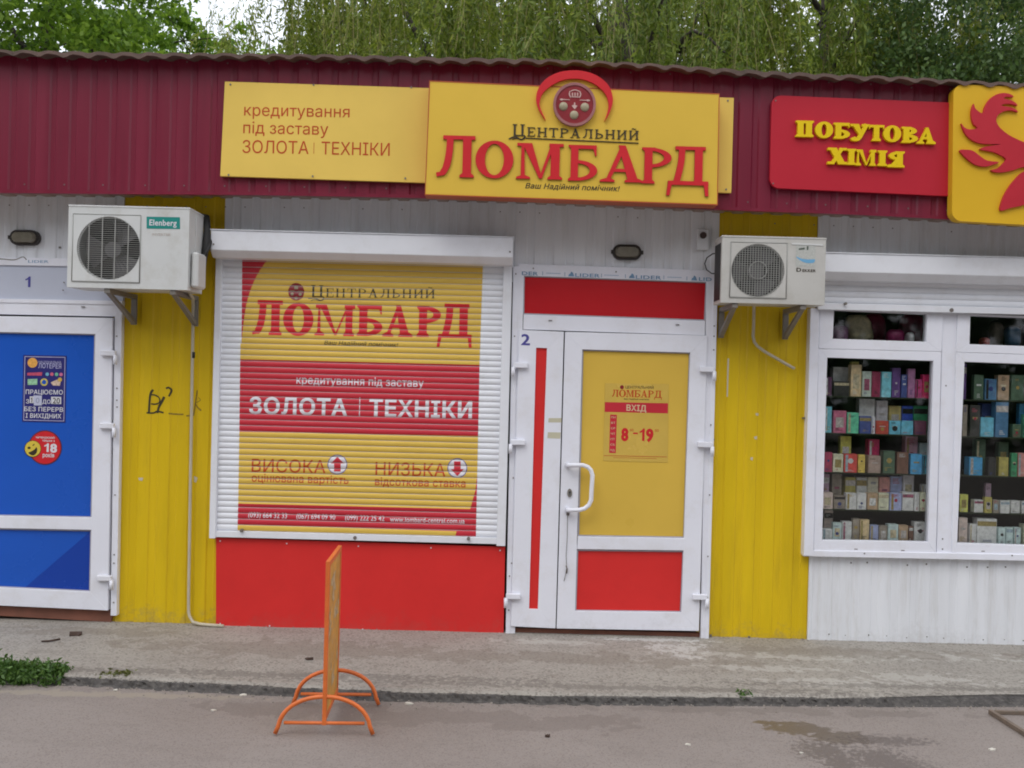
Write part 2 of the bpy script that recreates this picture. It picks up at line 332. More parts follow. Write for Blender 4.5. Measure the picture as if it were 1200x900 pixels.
# serif capitals built from stems, bowls and serifs, capital height 1
def glyph(ch, T=.2, t=.08, s=.09, h=.07):
    P = []; w = .8
    rect = lambda x0, y0, x1, y1: P.append([(x0,y0),(x1,y0),(x1,y1),(x0,y1)])
    def foot(x, wd, y=0, up_=True, l=s, r=s):
        y1 = y+h if up_ else y-h; k = h*.9 if up_ else -h*.9
        P.append([(x-wd/2-l,y),(x+wd/2+r,y),(x+wd/2+r,y1-k*.45),(x+wd/2+.001,y1+k*.25),(x-wd/2-.001,y1+k*.25),(x-wd/2-l,y1-k*.45)])
    def stem(x, wd, y0=0, y1=1, f0=True, f1=True):
        rect(x-wd/2, y0, x+wd/2, y1)
        if f0: foot(x, wd, y0)
        if f1: foot(x, wd, y1, False)
    def ring(cx, cy, rx, ry, tx, ty, a0, a1, n=20):
        pts = []
        for i in range(n+1):
            a = R(a0+(a1-a0)*i/n); c, q = math.cos(a), math.sin(a)
            pts.append(((cx+rx*c, cy+ry*q), (cx+(rx-tx)*c, cy+(ry-ty)*q)))
        for a, b in zip(pts, pts[1:]): P.append([a[0], a[1], b[1], b[0]])
    def diag(xa, ya, xb, yb, wd): P.append([(xa-wd/2,ya),(xa+wd/2,ya),(xb+wd/2,yb),(xb-wd/2,yb)])
    S = s+T/2
    if ch == 'П': w = .9; stem(S, T); stem(w-S, T); rect(S, 1-t*1.1, w-S, 1)
    elif ch == 'Н': w = .95; stem(S, T); stem(w-S, T); rect(S, .5-t/2, w-S, .5+t/2)
    elif ch in 'ИЙ':
        w = .95; stem(S, T); stem(w-S, T); diag(S, .12, w-S, .9, t*1.8)
        if ch == 'Й': P.extend(ribbon(smooth([(w/2-.2,1.2),(w/2-.08,1.24),(w/2+.08,1.16),(w/2+.2,1.22)], 5, False), .07))
    elif ch == 'І': w = T+2*s; stem(w/2, T)
    elif ch == 'Т':
        w = .86; stem(w/2, T, f1=False); rect(.02, 1-t, w-.02, 1)
        P.append([(0,1),(.09,1),(.055,.74),(.02,.74)]); P.append([(w,1),(w-.02,.74),(w-.055,.74),(w-.09,1)])
    elif ch == 'Е':
        w = .78; stem(S, T); rect(S, 0, w-.03, t); rect(S, 1-t, w-.06, 1); rect(S, .5-t/2, w-.22, .5+t/2)
        P.append([(w,.3),(w-.04,0),(w-.12,0),(w-.04,.3)]); P.append([(w-.03,.72),(w-.06,.72),(w-.13,1),(w-.03,1)]); rect(w-.26,.38,w-.21,.62)
    elif ch == 'О': w = .98; ring(w/2, .5, w/2, .52, T*1.15, t, 0, 360, 40)
    elif ch == 'Р': w = .8; stem(S, T); ring(S, .72, w-S, .28, T*.95, t, -90, 90); rect(S, 1-t, S+.02, 1)
    elif ch == 'В': w = .84; stem(S, T); ring(S, .75, w-S-.07, .25, T*.95, t, -90, 90); ring(S, .27, w-S, .27, T, t, -90, 90)
    elif ch == 'Ь': w = .8; stem(S, T); ring(S, .29, w-S, .29, T*.95, t, -90, 90)
    elif ch == 'Б':
        w = .84; stem(S, T); ring(S+.06, .29, w-S-.06, .29, T, t, -90, 90); rect(S, .58-t, S+.07, .58); rect(S, 0, S+.07, t)
        rect(S, 1-t*1.2, w-.05, 1); P.append([(w-.03,.7),(w-.07,.7),(w-.16,1),(w-.03,1)])
    elif ch == 'Я':
        w = .86; stem(w-S, T); ring(w-S, .72, w-S-.05, .28, T*.95, t, 90, 270); diag(.22, 0, .52, .5, T*.8); foot(.2, T*.8)
    elif ch == 'А':
        w = 1.0; P.append([(w/2-.1,1.02),(w/2+.06,1.02),(w-.12,0),(w-.12-T*1.15,0)]); P.append([(w/2-.07,.95),(w/2+.0,.8),(.2,0),(.2-t*1.1,0)])
        rect(.27,.28,.68,.28+t); foot(.16, t, l=.13, r=.12); foot(w-.12-T*.55, T, l=.1, r=.1)
    elif ch == 'М':
        w = 1.12 if T < .25 else 1.5; P.append([(.1,1),(.1+t*.2,1),(.2,0),(.2-t*1.2,0)]); P.append([(.1,1),(.17,1),(.2,0),(.12,0)])
        P.append([(.12,1),(.12+T*1.1,1),(w/2+.06,.02),(w/2-.02,.02)]); P.append([(w-.22,1),(w-.3,1),(w/2-.02,.02),(w/2+.05,.02)])
        stem(w-S-.02, T, f1=False); rect(0,1-h,.3,1); rect(w-S-T/2-.06,1-h,w,1); foot(.16, t, l=.13, r=.12)
    elif ch == 'Х':
        w = 1.0; P.append([(.06,1),(.06+T*1.3,1),(w-.06,0),(w-.06-T*1.3,0)]); P.append([(w-.14,1),(w-.14-t*1.4,1),(.12,0),(.12+t*1.4,0)])
        rect(0,1-h,.42,1); rect(w-.4,1-h,w-.02,1); rect(0,0,.36,h); rect(w-.44,0,w,h)
    elif ch == 'У':
        w = .95; P.append([(.06,1),(.06+T*1.2,1),(w/2+.14,.3),(w/2-.02,.3)]); P.extend(ribbon(smooth([(w-.14,1),(w/2+.08,.38),(w/2-.07,.08),(.2,.05),(.12,.15)],4,False), [t*1.5]*13+[T*.9]*4))
        rect(0,1-h,.42,1); rect(w-.38,1-h,w,1)
    elif ch == 'Л':
        w = 1.0; stem(w-S-.02, T, f1=False); rect(.2, 1-h*1.1, w, 1)
        P.extend(ribbon(smooth([(.38,.98),(.36,.6),(.3,.28),(.2,.1),(.05,.05)],4,False), [t*1.9]*9+[t*1.7]*4+[.1]*4))
    elif ch == 'Д':
        w = 1.12; stem(w-.28, T, .0, 1, False, False); rect(.22, 1-h*1.1, w-.1, 1)
        P.extend(ribbon(smooth([(.4,.98),(.38,.6),(.32,.28),(.26,.04)],4,False), t*1.9))
        rect(.04,-.02,w-.01,.09); P.append([(0,-.3),(.09,-.3),(.16,.05),(.04,.05)]); P.append([(w-.09,-.3),(w,-.3),(w-.02,.05),(w-.14,.05)])
    elif ch == 'Ц':
        w = .95; stem(S, T, f0=False); stem(w-S-.04, T, f0=False); rect(S-T/2, 0, w-.02, t*1.3)
        P.extend(ribbon(smooth([(w-.05,.05),(w-.02,-.2),(w-.3,-.3),(.3,-.22),(.0,-.32)],4,False), .06))
    P = [p for p in P if len(p) >= 3]
    return P, w
def serif_run(items, up_=True, T=.2, t=.08, s=.09, h=.07):
    """items: (letter, x0, x1, y_top_left, y_base_left...) in px: (ch, x0, x1, base_y, cap)"""
    shs = []
    for ch, x0, x1, by, cap in items:
        P, w = glyph(ch, T, t, s, h); sl = math.tan(R(1.5))
        f = lambda p: (x0+(x1-x0)*p[0]/w+UPX*p[1]*cap, by+(x1-x0)*p[0]/w*sl+UPY*p[1]*cap)
        shs.append(shape([[f(q) for q in poly] for poly in P]))
    return shs
def serif_text(word, p0, p1, cap, gap=.14, big=None, **kw):
    ws = [glyph(c, **kw)[1]*(big if (big and i == 0) else 1) for i, c in enumerate(word)]; tot = sum(ws)+gap*(len(word)-1); x = 0; it = []
    L = p1[0]-p0[0]; dy = (p1[1]-p0[1])/L
    for i, c in enumerate(word):
        x0 = p0[0]+L*x/tot; x1 = p0[0]+L*(x+ws[i])/tot
        it.append((c, x0, x1, p0[1]+dy*(x0-p0[0]), cap*(big if (big and i == 0) else 1))); x += ws[i]+gap
    return merge(*serif_run(it, **kw))

def film(name, sh, Y, m, parent): return B().ext(sh, Y, 0).done(name, m, parent)
def flatquad(TL, TR, BR, BL): return [TL, TR, BR, BL], [[0,1,2,3]]
#SECTION2
# ------------------------------------------------------------------ ground
ZP = .045                                     # pavement height above the road
def interp(tab, x):
    if x <= tab[0][0]: a, b = tab[0], tab[1]
    elif x >= tab[-1][0]: a, b = tab[-2], tab[-1]
    else: a, b = next((p, q) for p, q in zip(tab, tab[1:]) if p[0] <= x <= q[0])
    return a[1]+(b[1]-a[1])*(x-a[0])/(b[0]-a[0])
def ground_mat(name, cols, fine, coarse, bump, wet=None, stain=None):
    m = bpy.data.materials.new(name); m.use_nodes = True; n, l = m.node_tree.nodes, m.node_tree.links; b = n['Principled BSDF']
    g = n.new('ShaderNodeNewGeometry').outputs['Position']
    def noi(sc, det=8, ro=.6, st=(1,1,1)):
        mp = n.new('ShaderNodeMapping'); mp.inputs['Scale'].default_value = st; l.new(g, mp.inputs[0])
        t = n.new('ShaderNodeTexNoise'); t.inputs['Scale'].default_value = sc; t.inputs['Detail'].default_value = det; t.inputs['Roughness'].default_value = ro
        l.new(mp.outputs[0], t.inputs['Vector']); return t.outputs[0]
    def ramp(x, a, b_, ca=0, cb=1):
        r = n.new('ShaderNodeMapRange'); r.inputs['From Min'].default_value = a; r.inputs['From Max'].default_value = b_
        r.inputs['To Min'].default_value = ca; r.inputs['To Max'].default_value = cb; l.new(x, r.inputs[0]); return r.outputs[0]
    def mix(f, a, c, mode='MIX'):
        q = n.new('ShaderNodeMix'); q.data_type = 'RGBA'; q.blend_type = mode
        for s_, v in ((0, f), (6, a), (7, c)):
            if hasattr(v, 'node'): l.new(v, q.inputs[s_])
            else: q.inputs[s_].default_value = v if s_ == 0 else (*v, 1)
        return q.outputs[2]
    def mul(a, c):
        q = n.new('ShaderNodeMath'); q.operation = 'MULTIPLY'; l.new(a, q.inputs[0])
        if hasattr(c, 'node'): l.new(c, q.inputs[1])
        else: q.inputs[1].default_value = c
        return q.outputs[0]
    c = mix(ramp(noi(coarse), .35, .65), cols[0], cols[1])
    c = mix(ramp(noi(coarse*3.7, 10, .7, (.6,1.5,1)), .5, .72, 0, .7), c, cols[2])
    vo = n.new('ShaderNodeTexVoronoi'); vo.inputs['Scale'].default_value = fine; l.new(g, vo.inputs['Vector'])
    hsv = n.new('ShaderNodeSeparateColor'); l.new(vo.outputs['Color'], hsv.inputs[0])
    c = mix(ramp(hsv.outputs[0], .72, .78, 0, .55), c, cols[3])
    c = mix(ramp(hsv.outputs[1], .8, .86, 0, .5), c, cols[4])
    rough = ramp(noi(coarse*2), .3, .7, .75, .95)
    def blobs(spots, edge_scale, amp):
        tot = None; e = noi(edge_scale, 6, .65)
        for x, y, rx, ry in spots:
            mp = n.new('ShaderNodeMapping'); mp.vector_type = 'TEXTURE'; mp.inputs['Location'].default_value = (x, y, 0); mp.inputs['Scale'].default_value = (rx, ry, 1000); l.new(g, mp.inputs[0])
            ln = n.new('ShaderNodeVectorMath'); ln.operation = 'LENGTH'; l.new(mp.outputs[0], ln.inputs[0])
            a = n.new('ShaderNodeMath'); a.operation = 'MULTIPLY_ADD'; l.new(e, a.inputs[0]); a.inputs[1].default_value = amp; l.new(ln.outputs['Value'], a.inputs[2])
            q = ramp(a.outputs[0], 1+amp*.5-.06, 1+amp*.5+.06, 1, 0)
            if tot is None: tot = q
            else:
                mm = n.new('ShaderNodeMath'); mm.operation = 'MAXIMUM'; l.new(tot, mm.inputs[0]); l.new(q, mm.inputs[1]); tot = mm.outputs[0]
        return tot
    if wet:
        for spots, es, am, colr, rg, st in wet:
            w = blobs(spots, es, am); c = mix(mul(w, st), c, colr)
            q = n.new('ShaderNodeMix'); q.data_type = 'FLOAT'; l.new(w, q.inputs[0]); l.new(rough, q.inputs[2]); q.inputs[3].default_value = rg; rough = q.outputs[0]
    l.new(c, b.inputs['Base Color']); l.new(rough, b.inputs['Roughness']); b.inputs['Specular IOR Level'].default_value = .35
    bu = n.new('ShaderNodeBump'); bu.inputs['Distance'].default_value = bump; bu.inputs['Strength'].default_value = .8
    l.new(noi(fine*.9, 5), bu.inputs['Height']); l.new(bu.outputs[0], b.inputs['Normal'])
    return m
def gs(px, py, rx, ry, z=0): p = G(px, py, z); return (p.x, p.y, rx, ry)
ROAD = ground_mat('road_asphalt', [(.232,.2,.181),(.272,.238,.216),(.198,.172,.155),(.28,.24,.21),(.15,.12,.105)], 170, 1.1, .0018,
    wet=[([gs(935,854,.17,.09), gs(985,864,.16,.09), gs(905,848,.08,.04)], 19, 3.6, (.1,.074,.05), .38, .78),
         ([gs(1030,890,.15,.14), gs(1055,897,.13,.1), gs(965,880,.12,.12), gs(985,893,.08,.2), gs(1040,868,.2,.06)], 38, 6.5, (.115,.095,.085), .55, .75),
         ([gs(520,842,.9,.1), gs(380,832,.6,.12), gs(640,850,.5,.08), gs(870,832,.9,.06)], 5, 5.0, (.15,.125,.11), .8, .4),
         ([gs(60,812,.5,.04), gs(180,815,.5,.04)], 12, 4.0, (.32,.28,.22), .9, .6)])
PAVE = ground_mat('pavement_concrete', [(.275,.252,.222),(.335,.312,.275),(.205,.183,.158),(.37,.345,.305),(.12,.1,.085)], 95, 1.4, .004,
    wet=[([gs(795,760,.17,.11,ZP), gs(805,770,.09,.05,ZP), gs(770,750,.3,.03,ZP)], 28, 6.5, (.6,.59,.57), .9, .55),
         ([gs(640,752,.3,.05,ZP), gs(980,800,.3,.06,ZP), gs(1080,795,.3,.08,ZP), gs(900,783,.3,.05,ZP), gs(930,770,.5,.06,ZP), gs(1130,770,.4,.06,ZP)], 16, 7.5, (.46,.44,.4), .9, .55),
         ([gs(330,760,.9,.16,ZP), gs(100,740,.4,.1,ZP), gs(650,770,1.2,.12,ZP), gs(1000,765,1.0,.1,ZP)], 7, 6.0, (.19,.16,.13), .9, .45),
         ([gs(300,790,1.5,.05,ZP), gs(700,805,1.8,.04,ZP), gs(1100,806,1.2,.04,ZP)], 25, 7.0, (.13,.115,.1), .9, .5)])
KERBM = mat('kerb_dark', (.07,.064,.06), .95, .6, 22, .012, 70, grime=.75, gcol=(.2,.185,.16))
b = B(); b.faces([(-150,-80,0),(150,-80,0),(150,200,0),(-150,200,0)], [(0,1,2,3)])
tag(b.done('road', ROAD), kind='structure')
kt = [(-300,788),(0,790),(83,791.5),(200,797),(333,803),(400,806),(533,811),(667,814),(800,815),(1060,816.5),(1200,814),(1500,815)]
xs = np.linspace(-7.2, 7.2, 1100); edge = []
for x in xs:
    px = 600 + x/5.3*F; p = G(px, interp(kt, px), ZP); smoothk = 1 if px < 1060 else .25
    j = noise.noise(Vector((x*9, 1, 0)))*.014+noise.noise(Vector((x*35, 5, 0)))*.012+noise.noise(Vector((x*90, 9, 0)))*.006
    edge.append((x, p.y+j*smoothk, smoothk))
b = B(); vs_, fs_ = [], []; rows = (0, .02, .08, .3, .7, 1.0)
for i, (x, y, k) in enumerate(edge):
    for r_ in rows: vs_.append((x, y+(.35-y)*r_, ZP-(.012*k if r_ == 0 else 0)+.004*noise.noise(Vector((x*3, r_*4, 0)))*(1 if r_ < .9 else 0)))
nr = len(rows)
for i in range(len(edge)-1):
    for r_ in range(nr-1): fs_.append((i*nr+r_, (i+1)*nr+r_, (i+1)*nr+r_+1, i*nr+r_+1))
_, ff = b.faces(vs_, fs_)
tag(b.done('pavement', PAVE), kind='structure')
kb = [(-300,797),(0,799),(83,801),(200,808.5),(333,815),(450,821),(533,822),(667,824),(800,823.5),(1060,828),(1200,828),(1500,829)]
b = B(); vs_, fs_ = [], []
for i, (x, y, k) in enumerate(edge):
    px = 600 + x/5.3*F; yb_ = G(px, interp(kb, px), 0).y; w_ = min(yb_-y, -.02)
    n1 = noise.noise(Vector((x*30, 0, 3)))*.014*k; n2 = noise.noise(Vector((x*17, 2, 7)))*.014*k; n3 = noise.noise(Vector((x*60, 4, 1)))*.01*k
    vs_ += [(x, y+.006, ZP-.009*k), (x, y-.006+n1, ZP-.013-abs(n3)), (x, y+w_*.35+n1, .029+n3), (x, y+w_*.7-n1+n2*.4, .017-n3), (x, y+w_+n2, .006), (x, y+w_-.03+n2*2, -.004)]
for i in range(len(edge)-1):
    for r_ in range(5): fs_.append((i*6+r_, (i+1)*6+r_, (i+1)*6+r_+1, i*6+r_+1))
b.faces(vs_, fs_); tag(b.done('kerb', KERBM), kind='structure')

# ------------------------------------------------------------------ the row of kiosks
SHOP = thing('kiosk_building', 'long low shop row with wine-red canopy and yellow and white ribbed walls', 'building')
def rib(x, p=.13, d=.0075, u0=.55):
    u = (x/p) % 1.0
    if u < u0: return 0
    if u < u0+.08: return d*(u-u0)/.08
    if u < .92: return d
    return d*(1-(u-.92)/.08)
def rib_xs(x0, x1, p=.13, u0=.55):
    out = {x0, x1}; k = math.floor(x0/p)-1
    while k*p < x1+p:
        for u in (0, u0, u0+.08, .92):
            x = (k+u)*p
            if x0 < x < x1: out.add(x)
        k += 1
    return sorted(out)
def sheet(name, x0, x1, z0, z1, Y, m, p=.13, d=.0075, u0=.55, parent=SHOP, ztop=None, zbot=None, sc_=None):
    xs_ = rib_xs(x0, x1, p, u0); v, f = [], []
    for x in xs_:
        y = Y+rib(x, p, d, u0); a = zbot(x) if zbot else z0; c = ztop(x) if ztop else z1
        v += [(x, y, a), (x, y, c), (x, y+.012, c), (x, y+.012, a)]
    n_ = len(xs_)
    for i in range(n_-1):
        a, c = 4*i, 4*i+4
        f += [(a, c, c+1, a+1), (a+1, c+1, c+2, a+2), (a+2, c+2, c+3, a+3), (a+3, c+3, c, a)]
    f += [(0,1,2,3), (4*n_-1, 4*n_-2, 4*n_-3, 4*n_-4)]
    b = B(); b.faces(v, f); return b.done(name, m, parent)
X = lambda px, py, Y=0: W(px, py, Y).x
Z = lambda px, py, Y=0: W(px, py, Y).z
Y1a, Y1b = X(144,300), (X(263,240)+X(253,736))/2
Y2a, Y2b = X(843,260), (X(960,262)+X(945,753))/2
ZT = 2.97
FY = -.32                                     # canopy front plane
sheet('white_wall_sheet', -7, Y1a, Z(60,311), ZT, 0, WHITE_SHEET)
sheet('white_wall_sheet', -7, X(-62,600), ZP, Z(60,311), 0, WHITE_SHEET)
sheet('yellow_wall_sheet', Y1a-.06, Y1b, ZP, ZT, .0145, YELLOW_SHEET)
sheet('white_wall_sheet', Y1b, Y2a, Z(600,330), ZT, 0, WHITE_SHEET)
sheet('yellow_wall_sheet', Y2a-.075, Y2b, ZP, ZT, .0145, YELLOW_SHEET)
WR = X(1262, 500)
sheet('white_wall_sheet', Y2b, 7, Z(1000,330), ZT, 0, WHITE_SHEET)
sheet('white_wall_sheet', Y2b, WR, ZP, Z(1000,640), 0, WHITE_SHEET)
sheet('white_wall_sheet', WR, 7, ZP, Z(1000,330), 0, WHITE_SHEET)
# core behind the sheets, with the shop-window bay left open
b = B(); RX0, RX1, RZ0, RZ1 = Y2b+.03, WR-.03, Z(1000,650), Z(1000,350)
b.box(-7, RX0, .06, 3, 0, 2.95); b.box(RX1, 7, .06, 3, 0, 2.95); b.box(RX0, RX1, .06, 3, 0, RZ0-.02); b.box(RX0, RX1, .06, 3, RZ1, 2.95); b.box(RX0, RX1, .62, 3, RZ0-.02, RZ1)
b.done('inner_wall', INNER, SHOP)
# canopy
rt_top = [(-400,50),(0,55),(150,57),(300,60),(450,61),(600,64.5),(750,71),(900,79),(1100,90),(1200,94.5),(1600,112)]
fa_bot = [(-400,222),(0,225),(300,227.5),(500,231),(600,233.5),(843,245),(1000,250.5),(1100,255.5),(1200,262),(1600,280)]
dF = FY-CAM.y
ztop_f = lambda x: W(600+x/dF*F, interp(rt_top, 600+x/dF*F)+6, FY).z
zbot_f = lambda x: W(600+x/dF*F, interp(fa_bot, 600+x/dF*F), FY).z
sheet('canopy_fascia', -7, 7, 0, 0, FY, FASCIA, p=.1265, d=.009, u0=.62, ztop=ztop_f, zbot=zbot_f)
b = B(); v, f = [], []; sx = rib_xs(-7, 7, .13, .5)
for x in sx: z = zbot_f(x)+.018+rib(x, .13, .01, .5); v += [(x, FY+.024, z), (x, .0, z+.012)]
for i in range(len(sx)-1): f.append((2*i, 2*i+2, 2*i+3, 2*i+1))
b.faces(v, f); b.done('soffit', SOFFIT, SHOP)
b = B(); n_ = 60
xs_ = np.linspace(-7, 7, n_+1)
for a, c in zip(xs_, xs_[1:]):
    za, zc = zbot_f(a), zbot_f(c)
    b.hexa([Vector((a,FY+.026,za-.006)),Vector((c,FY+.026,zc-.006)),Vector((c,FY+.026,zc+.014)),Vector((a,FY+.026,za+.014))],
           [Vector((a,FY-.004,za-.006)),Vector((c,FY-.004,zc-.006)),Vector((c,FY-.004,zc+.014)),Vector((a,FY-.004,za+.014))])
b.done('drip_edge', FASCIA, SHOP)
b = B(); b.box(-7, 7, FY+.03, 3, 2.965, 3.2); b.done('canopy_beam', INNER, SHOP)
# corrugated roof
b = B(); nx = 14*52; rows = [(-.43, 0), (-.2, .03), (.8, .12), (3.2, .4)]; v = []; wl = .155
for i in range(nx+1):
    x = -7+14*i/nx; zz = W(600+x/(-.43-CAM.y)*F, interp(rt_top, 600+x/(-.43-CAM.y)*F), -.43).z - .02
    ph = x/wl*2*math.pi; a = .0055*math.sin(ph) + .0015*math.sin(ph*2+1) + .004*math.sin(x*3.1)
    jj = .012*noise.noise(Vector((math.floor(x/1.1)*3.3, 0, 0)))
    for yy, dz in rows: v.append((x, yy+(jj if yy < -.3 else 0), zz+a+dz)); v.append((x, yy+(jj if yy < -.3 else 0), zz+a*(1.9 if yy < -.3 else 1)+dz-.022))
f = []; k = len(rows)*2
for i in range(nx):
    for r_ in range(len(rows)-1):
        a, c = i*k+2*r_, (i+1)*k+2*r_
        f += [(a, c, c+2, a+2), (a+1, a+3, c+3, c+1)]
    f.append((i*k, i*k+1, (i+1)*k+1, (i+1)*k))
_, ff = b.faces(v, f)
b.done('roof_sheet', ROOFM, SHOP)
b = B()
for x in np.arange(-6.9, 6.9, .253):
    x += random.uniform(-.01, .01)
    for zz in (zbot_f(x)+.05, ztop_f(x)-.05+.01*random.random()):
        b.box(x-.004, x+.004, FY-.004, FY+.002, zz-.004, zz+.004)
for x in np.arange(-6.9, 6.9, .13):
    if random.random() < .5: b.box(x+.03, x+.037, -.003, .003, zbot_f(x)-.03, zbot_f(x)-.023)
for x in np.arange(RX0+.08, 6.9, .13):
    j_, k_ = random.uniform(-.012, .012), random.uniform(-.006, .008)
    if random.random() < .8: b.box(x+.02+j_, x+.029+j_, -.004, .003, Z(1000,660)-.005+k_, Z(1000,660)+.004+k_)
    if random.random() < .85: s_ = random.uniform(.004, .008); b.box(x+.02-j_, x+.02+s_-j_, -.004, .003, ZP+.03+k_, ZP+.03+s_+k_)
for px, py in [(137,530),(137,565),(834,560),(942,490),(942,630),(833,745),(878,747),(941,750),(836,515),(150,312),(70,290)]:
    p = W(px, py, 0); b.box(p.x-.006, p.x+.006, -.004, .02, p.z-.006, p.z+.006)
b.done('screws', SCREW, SHOP)['kind'] = 'stuff'
# red cladding under the shutter
B().quad((253,630),(592,641),(590,747),(253,736.5), -.02, .03, .001).done('red_cladding_panel', RED_PANEL, SHOP)
b = B()
for px, py in [(258,634),(336,637),(420,640),(505,642),(586,645),(258,731),(316,733.5),(425,737.5),(520,740.5),(585,742)]:
    p = W(px, py, -.022); b.box(p.x-.004, p.x+.004, -.024, -.018, p.z-.004, p.z+.004)
b.done('screws', FILM_WHITE, SHOP)['kind'] = 'stuff'
b = B(); b.quad((253,737),(592,747),(592,752),(253,742), .0, .03); b.done('footing_strip', mat('footing_concrete', (.3,.31,.31), .9, .4, 20, .004, 60, grime=.7), SHOP)
# graffiti and paint scuffs on the yellow sheet
def on_rib(name, polys, m, off=.0015):
    b = B(); vv, fs = shape(polys); bm = b.bm; vs3 = [bm.verts.new(W(x, y, 0)) for x, y in vv]
    for t_ in fs: bm.faces.new([vs3[i] for i in t_])
    x0 = min(v_.co.x for v_ in bm.verts); x1 = max(v_.co.x for v_ in bm.verts)
    for xx in rib_xs(x0, x1)[1:-1]:
        bmesh.ops.bisect_plane(bm, geom=bm.verts[:]+bm.edges[:]+bm.faces[:], dist=1e-6, plane_co=(xx,0,0), plane_no=(1,0,0))
    for v_ in bm.verts: v_.co.y = .0145+rib(v_.co.x)-off
    return b.done(name, m, SHOP)
gz = lambda L: [(150+x/12, 440+y/12) for x, y in L]
P_ = []
for L, w_ in [([(340,200),(305,260),(290,400),(285,520)], 2.4), ([(290,275),(360,275),(430,320),(430,380),(370,405),(310,400)], 1.7), ([(500,300),(460,380),(420,450),(400,530)], 3.0), ([(250,525),(340,530),(400,505),(490,525)], 1.9), ([(525,185),(560,170),(600,210),(565,295)], 2.2)]:
    P_ += ribbon(smooth(gz(L), 3, False), w_)
on_rib('graffiti', P_, GRAFF)
P_ = []
for L, w_ in [([(560,535),(650,545),(770,548)], 1.8), ([(810,570),(860,565)], 1.6), ([(960,210),(935,400),(905,570)], 1.5), ([(925,390),(1010,350),(980,310)], .8), ([(930,400),(960,440),(1020,495)], 1.8)]:
    P_ += ribbon(smooth(gz(L), 3, False), w_)
on_rib('graffiti', P_, GRAFF2)
for pts in ([(853,420),(855,420),(853.5,465),(852,465)], [(886,484),(890,484.5),(889.5,487.5),(886.5,487)], [(884,512),(888,511),(888,515),(885,515)], [(880,536),(883,536),(882.5,540),(880,539)], [(161,560),(167,560),(166,564),(162,563)], [(226,558),(231,560),(229,566),(226,565)]):
    on_rib('scuff_mark', [pts], DIRTY_TAPE)

# ------------------------------------------------------------------ roller shutter over the pawnshop window (part of the building)
SH = part_empty('roller_shutter', SHOP)
xl, xr = (X(261,303,-.03)+X(254.5,629,-.03))/2, (X(590,313,-.03)+X(582,636,-.03))/2
gl, gr = (X(252,303,-.06)+X(246,629,-.06))/2, (X(600.5,313,-.06)+X(592,640,-.06))/2
zt, zb = Z(425,303,-.03), Z(418,625.5,-.03)
NS = 47; pitch = (zt-zb)/NS
def prof(z):
    u = ((z-zb)/pitch) % 1.0
    if u < .1: return -.030
    v_ = (u-.1)/.9
    return -.0325-.0058*math.sin(math.pi*v_)**.75
b = B(); us = [0, .09, .12, .22, .4, .6, .8, .93, .999]
cs = [(prof(zb+u*pitch), u*pitch) for u in us]; prof_poly = cs+[(-.02, .999*pitch), (-.02, 0)]
b.hexa([Vector((xl-.008, y, z)) for y, z in prof_poly], [Vector((xr+.008, y, z)) for y, z in prof_poly])
slat_me = b.mesh('slat'); slat_me.materials.append(SHUT_WHITE)
for i in range(NS+2): link_mesh('slat', slat_me, None, SH, (0, 0, zb+i*pitch))
B().box(gl, xl, -.062, .02, Z(250,631,-.06), zt+.06, .002).done('guide_rail', SHUT_WHITE, SH)
B().box(xr, gr, -.062, .02, Z(590,640,-.06), zt+.06, .002).done('guide_rail', SHUT_WHITE, SH)
B().box(xl-.004, xr+.004, -.052, -.005, zb-.042, zb-.001, .002).done('bottom_bar', SHUT_WHITE, SH)
b = B(); p = W(416, 629.5, -.052)
b.tube([(p.x, -.051, p.z-.004), (p.x, -.056, p.z-.004)], .012, 14); b.done('lock_cap', SCREW, SH)
for px, py in ((283.5,621.5),(549,631)):
    p = W(px, py, -.052); b = B(); b.tube([(p.x, -.045, p.z), (p.x, -.07, p.z)], .011, 10); b.tube([(p.x, -.07, p.z), (p.x, -.074, p.z)], .006, 8); b.done('stop_screw', STEEL_GREY, SH)
bx0, bx1 = X(247,271,-.2), X(601.5,282,-.2); bz0, bz1, bz2 = Z(420,274,-.2), Z(420,297,-.2), Z(420,304.5,-.19)
b = B(); pr = [(.02, bz0), (-.2, bz0), (-.2, bz1), (-.15, bz2-.003), (.02, bz2-.003)]
b.hexa([Vector((bx0, y, z)) for y, z in pr], [Vector((bx1, y, z)) for y, z in pr], .003)
b.box(bx0-.004, bx1+.004, -.206, .02, bz0+.001, bz0+.007)
b.done('shutter_box', SHUT_WHITE, SH)
b = B()
for xx in (bx0+.02, bx1-.02): b.box(xx-.005, xx+.005, -.203, -.19, bz1+.03, bz1+.04)
b.done('screws', SCREW, SH)['kind'] = 'stuff'
